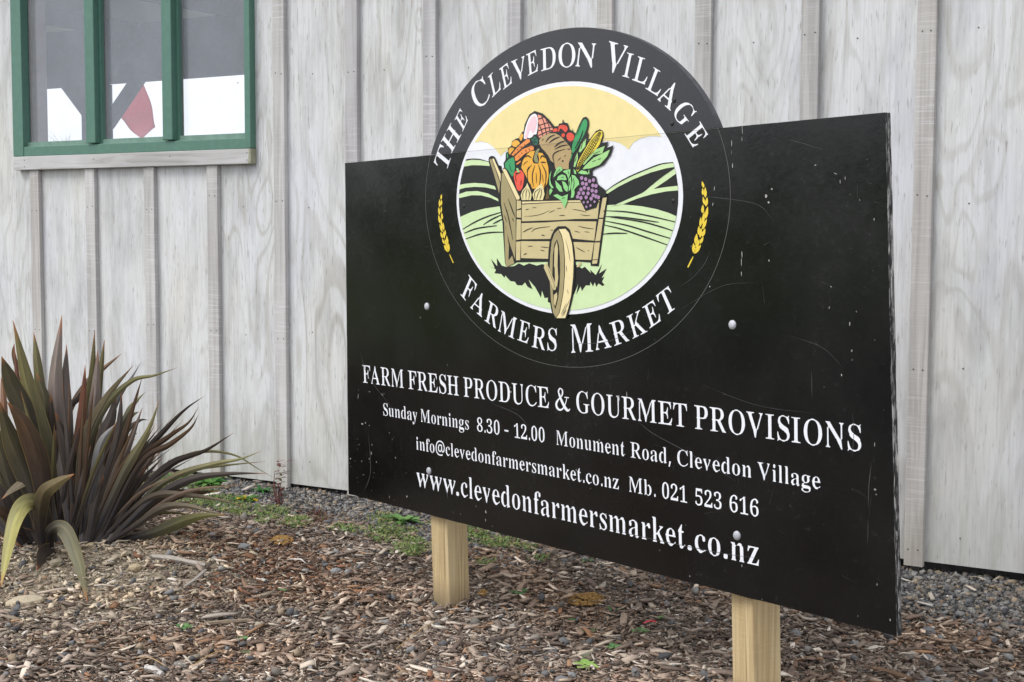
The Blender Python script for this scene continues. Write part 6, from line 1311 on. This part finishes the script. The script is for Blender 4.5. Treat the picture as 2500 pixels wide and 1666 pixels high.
# individually placed stones, sticks and scraps
def stone(px, py, wpx, col, label, cat='stone', hf=.6, seed=0, mat=None, group=None, name='stone'):
    import bmesh
    g = on_ground(px, py); R = wpx / 2 / FPX * np.linalg.norm(g - EYE)
    r = np.random.default_rng(seed)
    bm = bmesh.new(); bmesh.ops.create_icosphere(bm, subdivisions=2, radius=1)
    dirs = r.normal(0, 1, (9, 3)); dirs /= np.linalg.norm(dirs, axis=1)[:, None]; cut = r.uniform(.62, .95, 9)
    V = np.array([v.co[:] for v in bm.verts]); F = [tuple(v.index for v in f.verts) for f in bm.faces]; bm.free()
    for d, c in zip(dirs, cut):
        k = V @ d; V = V - np.clip(k - c, 0, None)[:, None] * d
    V = V * (1 + r.normal(0, .03, (len(V), 1)))
    V = V * np.array([1, .8, hf]) * R
    a = r.uniform(0, 6.28); V = V @ np.array([[math.cos(a), math.sin(a), 0], [-math.sin(a), math.cos(a), 0], [0, 0, 1]])
    g[2] = float(gz(g[0], g[1])) + R * hf * .55
    return tag(mesh_ob(name, V + g, F, mat or STONEM, None, col=np.tile(np.array(srgb(*col)), (len(V), 1))), label, cat, group)
G1, G2, G3, TN = (126, 126, 127), (140, 141, 142), (100, 101, 105), (168, 152, 124)
for i, q in enumerate(((596, 1352, 40, G1, 'blue-grey angular stone in the reddish bark patch'), (418, 1328, 42, (150, 144, 132), 'rounded grey-buff stone right of the flax base'), (820, 1396, 34, G2, 'pale grey stone in the mulch left of the far post'), (940, 1498, 40, G2, 'light grey flat stone in front of the far post'), (890, 1490, 34, G3, 'dark grey stone beside the light flat stone'), (1273, 1566, 26, (112, 118, 128), 'shiny blue-grey pebble in the mulch below the sign centre'), (1346, 1570, 36, G1, 'grey angular stone right of the shiny pebble'), (1372, 1655, 44, G1, 'large grey stone at the front edge under the sign'), (1395, 1640, 34, G2, 'grey stone leaning on the large front-edge stone'), (1020, 1456, 40, (142, 132, 120), 'brownish stone at the left side of the far post foot'), (1145, 1462, 26, (150, 146, 138), 'small pale stone at the right side of the far post foot'), (1944, 1545, 40, G1, 'blue-grey stone right of the near post'), (2088, 1578, 38, G2, 'grey stone below the low right corner of the board'), (2266, 1608, 38, G1, 'blue-grey pebble at the lower right in bark'), (2376, 1408, 26, (146, 140, 134), 'pointed pale stone at the shed foot by the right edge'), (2268, 1545, 44, (118, 118, 120), 'large grey stone right of the board corner'), (560, 1184, 34, (146, 140, 130), 'buff rock at the shed foot left of the dock'), (565, 1206, 34, (126, 124, 122), 'dark flat rock under the flax leaf tips'), (997, 1254, 30, (124, 120, 118), 'dark stone behind the leafy rosette by the far post'), (920, 1268, 24, (206, 202, 196), 'white chalky stone left of the leafy rosette'), (656, 1224, 20, (196, 192, 188), 'small white stone left of the dock weed'), (795, 1213, 18, (36, 36, 38), 'small black stone in the gravel by the board corner'), (330, 1402, 40, (176, 160, 132), 'pale clay lump behind the drooping grey-green leaf'), (140, 1392, 40, (156, 146, 128), 'clay lump beside the blunt broken leaf'), (222, 1356, 26, TN, 'small yellowish clod right of the flax base'), (300, 1340, 22, (186, 168, 118), 'yellow pebble near the right of the flax base'), (60, 1478, 90, (186, 172, 148), 'wide pale clay slab half buried at the far lower left'), (112, 1470, 34, G3, 'dark slate piece beside the clay slab'), (150, 1466, 30, (96, 98, 104), 'dark triangular slate near the drooping leaf tip'), (50, 1352, 32, (152, 148, 144), 'rounded grey stone under the yellow drooping leaf'), (440, 1628, 42, (136, 130, 124), 'brown-grey stone at the front edge on the left'), (505, 1636, 34, G1, 'flat blue-grey stone at the front edge on the left'))):
    stone(*q, hf=.55 if 'flat' not in q[4] and 'slab' not in q[4] else .3, seed=40 + i)
ORM = vcol('orange_clay', 0.95, 0.05, 0.8, 90.0)
def clay(px, py, w, h, label, seed):
    g = on_ground(px, py); r = np.random.default_rng(seed); n = 260
    s = np.linalg.norm(g - EYE) / FPX
    P = []
    for _ in range(n):
        a = r.uniform(0, 6.28); q = math.sqrt(r.random())
        gg = on_ground(px + w / 2 * q * math.cos(a), py + h / 2 * q * math.sin(a)); gg[2] = float(gz(gg[0], gg[1])) + .010 + .012 * (1 - q) ; P.append(gg)
    V, F, C = [], [], []
    for p in P:
        rr = r.uniform(2.0, 6.5) * s; A = ICO * r.uniform(.75, 1.2, (12, 1)) * rr * np.array([1, 1, .6]); b = len(V)
        V += list(p + A); F += [tuple(b + f) for f in ICF]; C += [np.array(srgb(158, 124, 76)) * r.uniform(.7, 1.15)] * 12
    tag(mesh_ob('orange_clay', V, F, ORM, None, col=np.array(C)), label, 'clay')
clay(1432, 1452, 90, 26, 'crumbled patch of orange clay on the bark below the sign', 1)
clay(690, 1332, 52, 20, 'clod of orange-brown clay in the reddish bark patch', 2)
clay(1180, 1440, 14, 8, 'tiny orange clay crumb right of the far post', 3)
def stick(px0, py0, px1, py1, wpx, col, label, name='wood_piece', cat='wood', bend=.0, up=.014):
    a, b = on_ground(px0, py0), on_ground(px1, py1); s = np.linalg.norm(a - EYE) / FPX
    pts, rr = [], []
    for k in range(7):
        t = k / 6; p = a * (1 - t) + b * t
        p[2] = float(gz(p[0], p[1])) + up + bend * math.sin(math.pi * t); p[1] += .006 * math.sin(5 * t)
        pts.append(p); rr.append(wpx / 2 * s * (.6 + .4 * math.sin(math.pi * (.15 + .7 * t))) * random.uniform(.85, 1.15))
    V, F = tube(pts, rr, 6)
    V = np.array(V)
    tag(mesh_ob(name, V, F, CHIPM if name != 'red_plastic_strip' else RED, None, col=np.tile(np.array(srgb(*col)), (len(V), 1))), label, cat)
RED = flat('red_plastic', (0.62, 0.05, 0.06), .35, .5)
stick(1571, 1520, 1604, 1517, 4, (200, 40, 50), 'thin red plastic strip lying on the bark below the sign', 'red_plastic_strip', 'plastic strip', .004, .022)
stick(370, 1382, 505, 1396, 15, (168, 160, 150), 'weathered grey split log lying right of the flax')
stick(450, 1440, 505, 1405, 10, (176, 168, 158), 'forked grey stick lying below the split log')
stick(500, 1525, 605, 1510, 12, (150, 134, 116), 'long brown stick in the open mulch left of centre')
stick(2130, 1640, 2230, 1672, 16, (138, 112, 92), 'thick brown stick at the lower right front edge')
stick(1398, 1596, 1452, 1574, 14, (190, 180, 160), 'pale split wood piece behind the bright seedling')
stick(1012, 1328, 1044, 1330, 5, (206, 196, 180), 'short pale splinter left of the far post')
stick(903, 1212, 930, 1206, 5, (214, 206, 196), 'pale splinter in the gravel near the board corner')
stick(355, 1642, 400, 1655, 16, (196, 190, 184), 'white-grey wood chunk at the front edge on the left')
stick(960, 1580, 1070, 1500, 2.2, (196, 164, 110), 'thin straw-coloured root strand in front of the far post', 'root_strand', 'root', .01)
stick(470, 1632, 560, 1590, 2.2, (190, 160, 112), 'thin straw-coloured root strand low on the left', 'root_strand', 'root', .01)
stick(330, 1620, 420, 1642, 2.0, (186, 158, 116), 'curved straw root by the white-grey wood chunk', 'root_strand', 'root', .01)
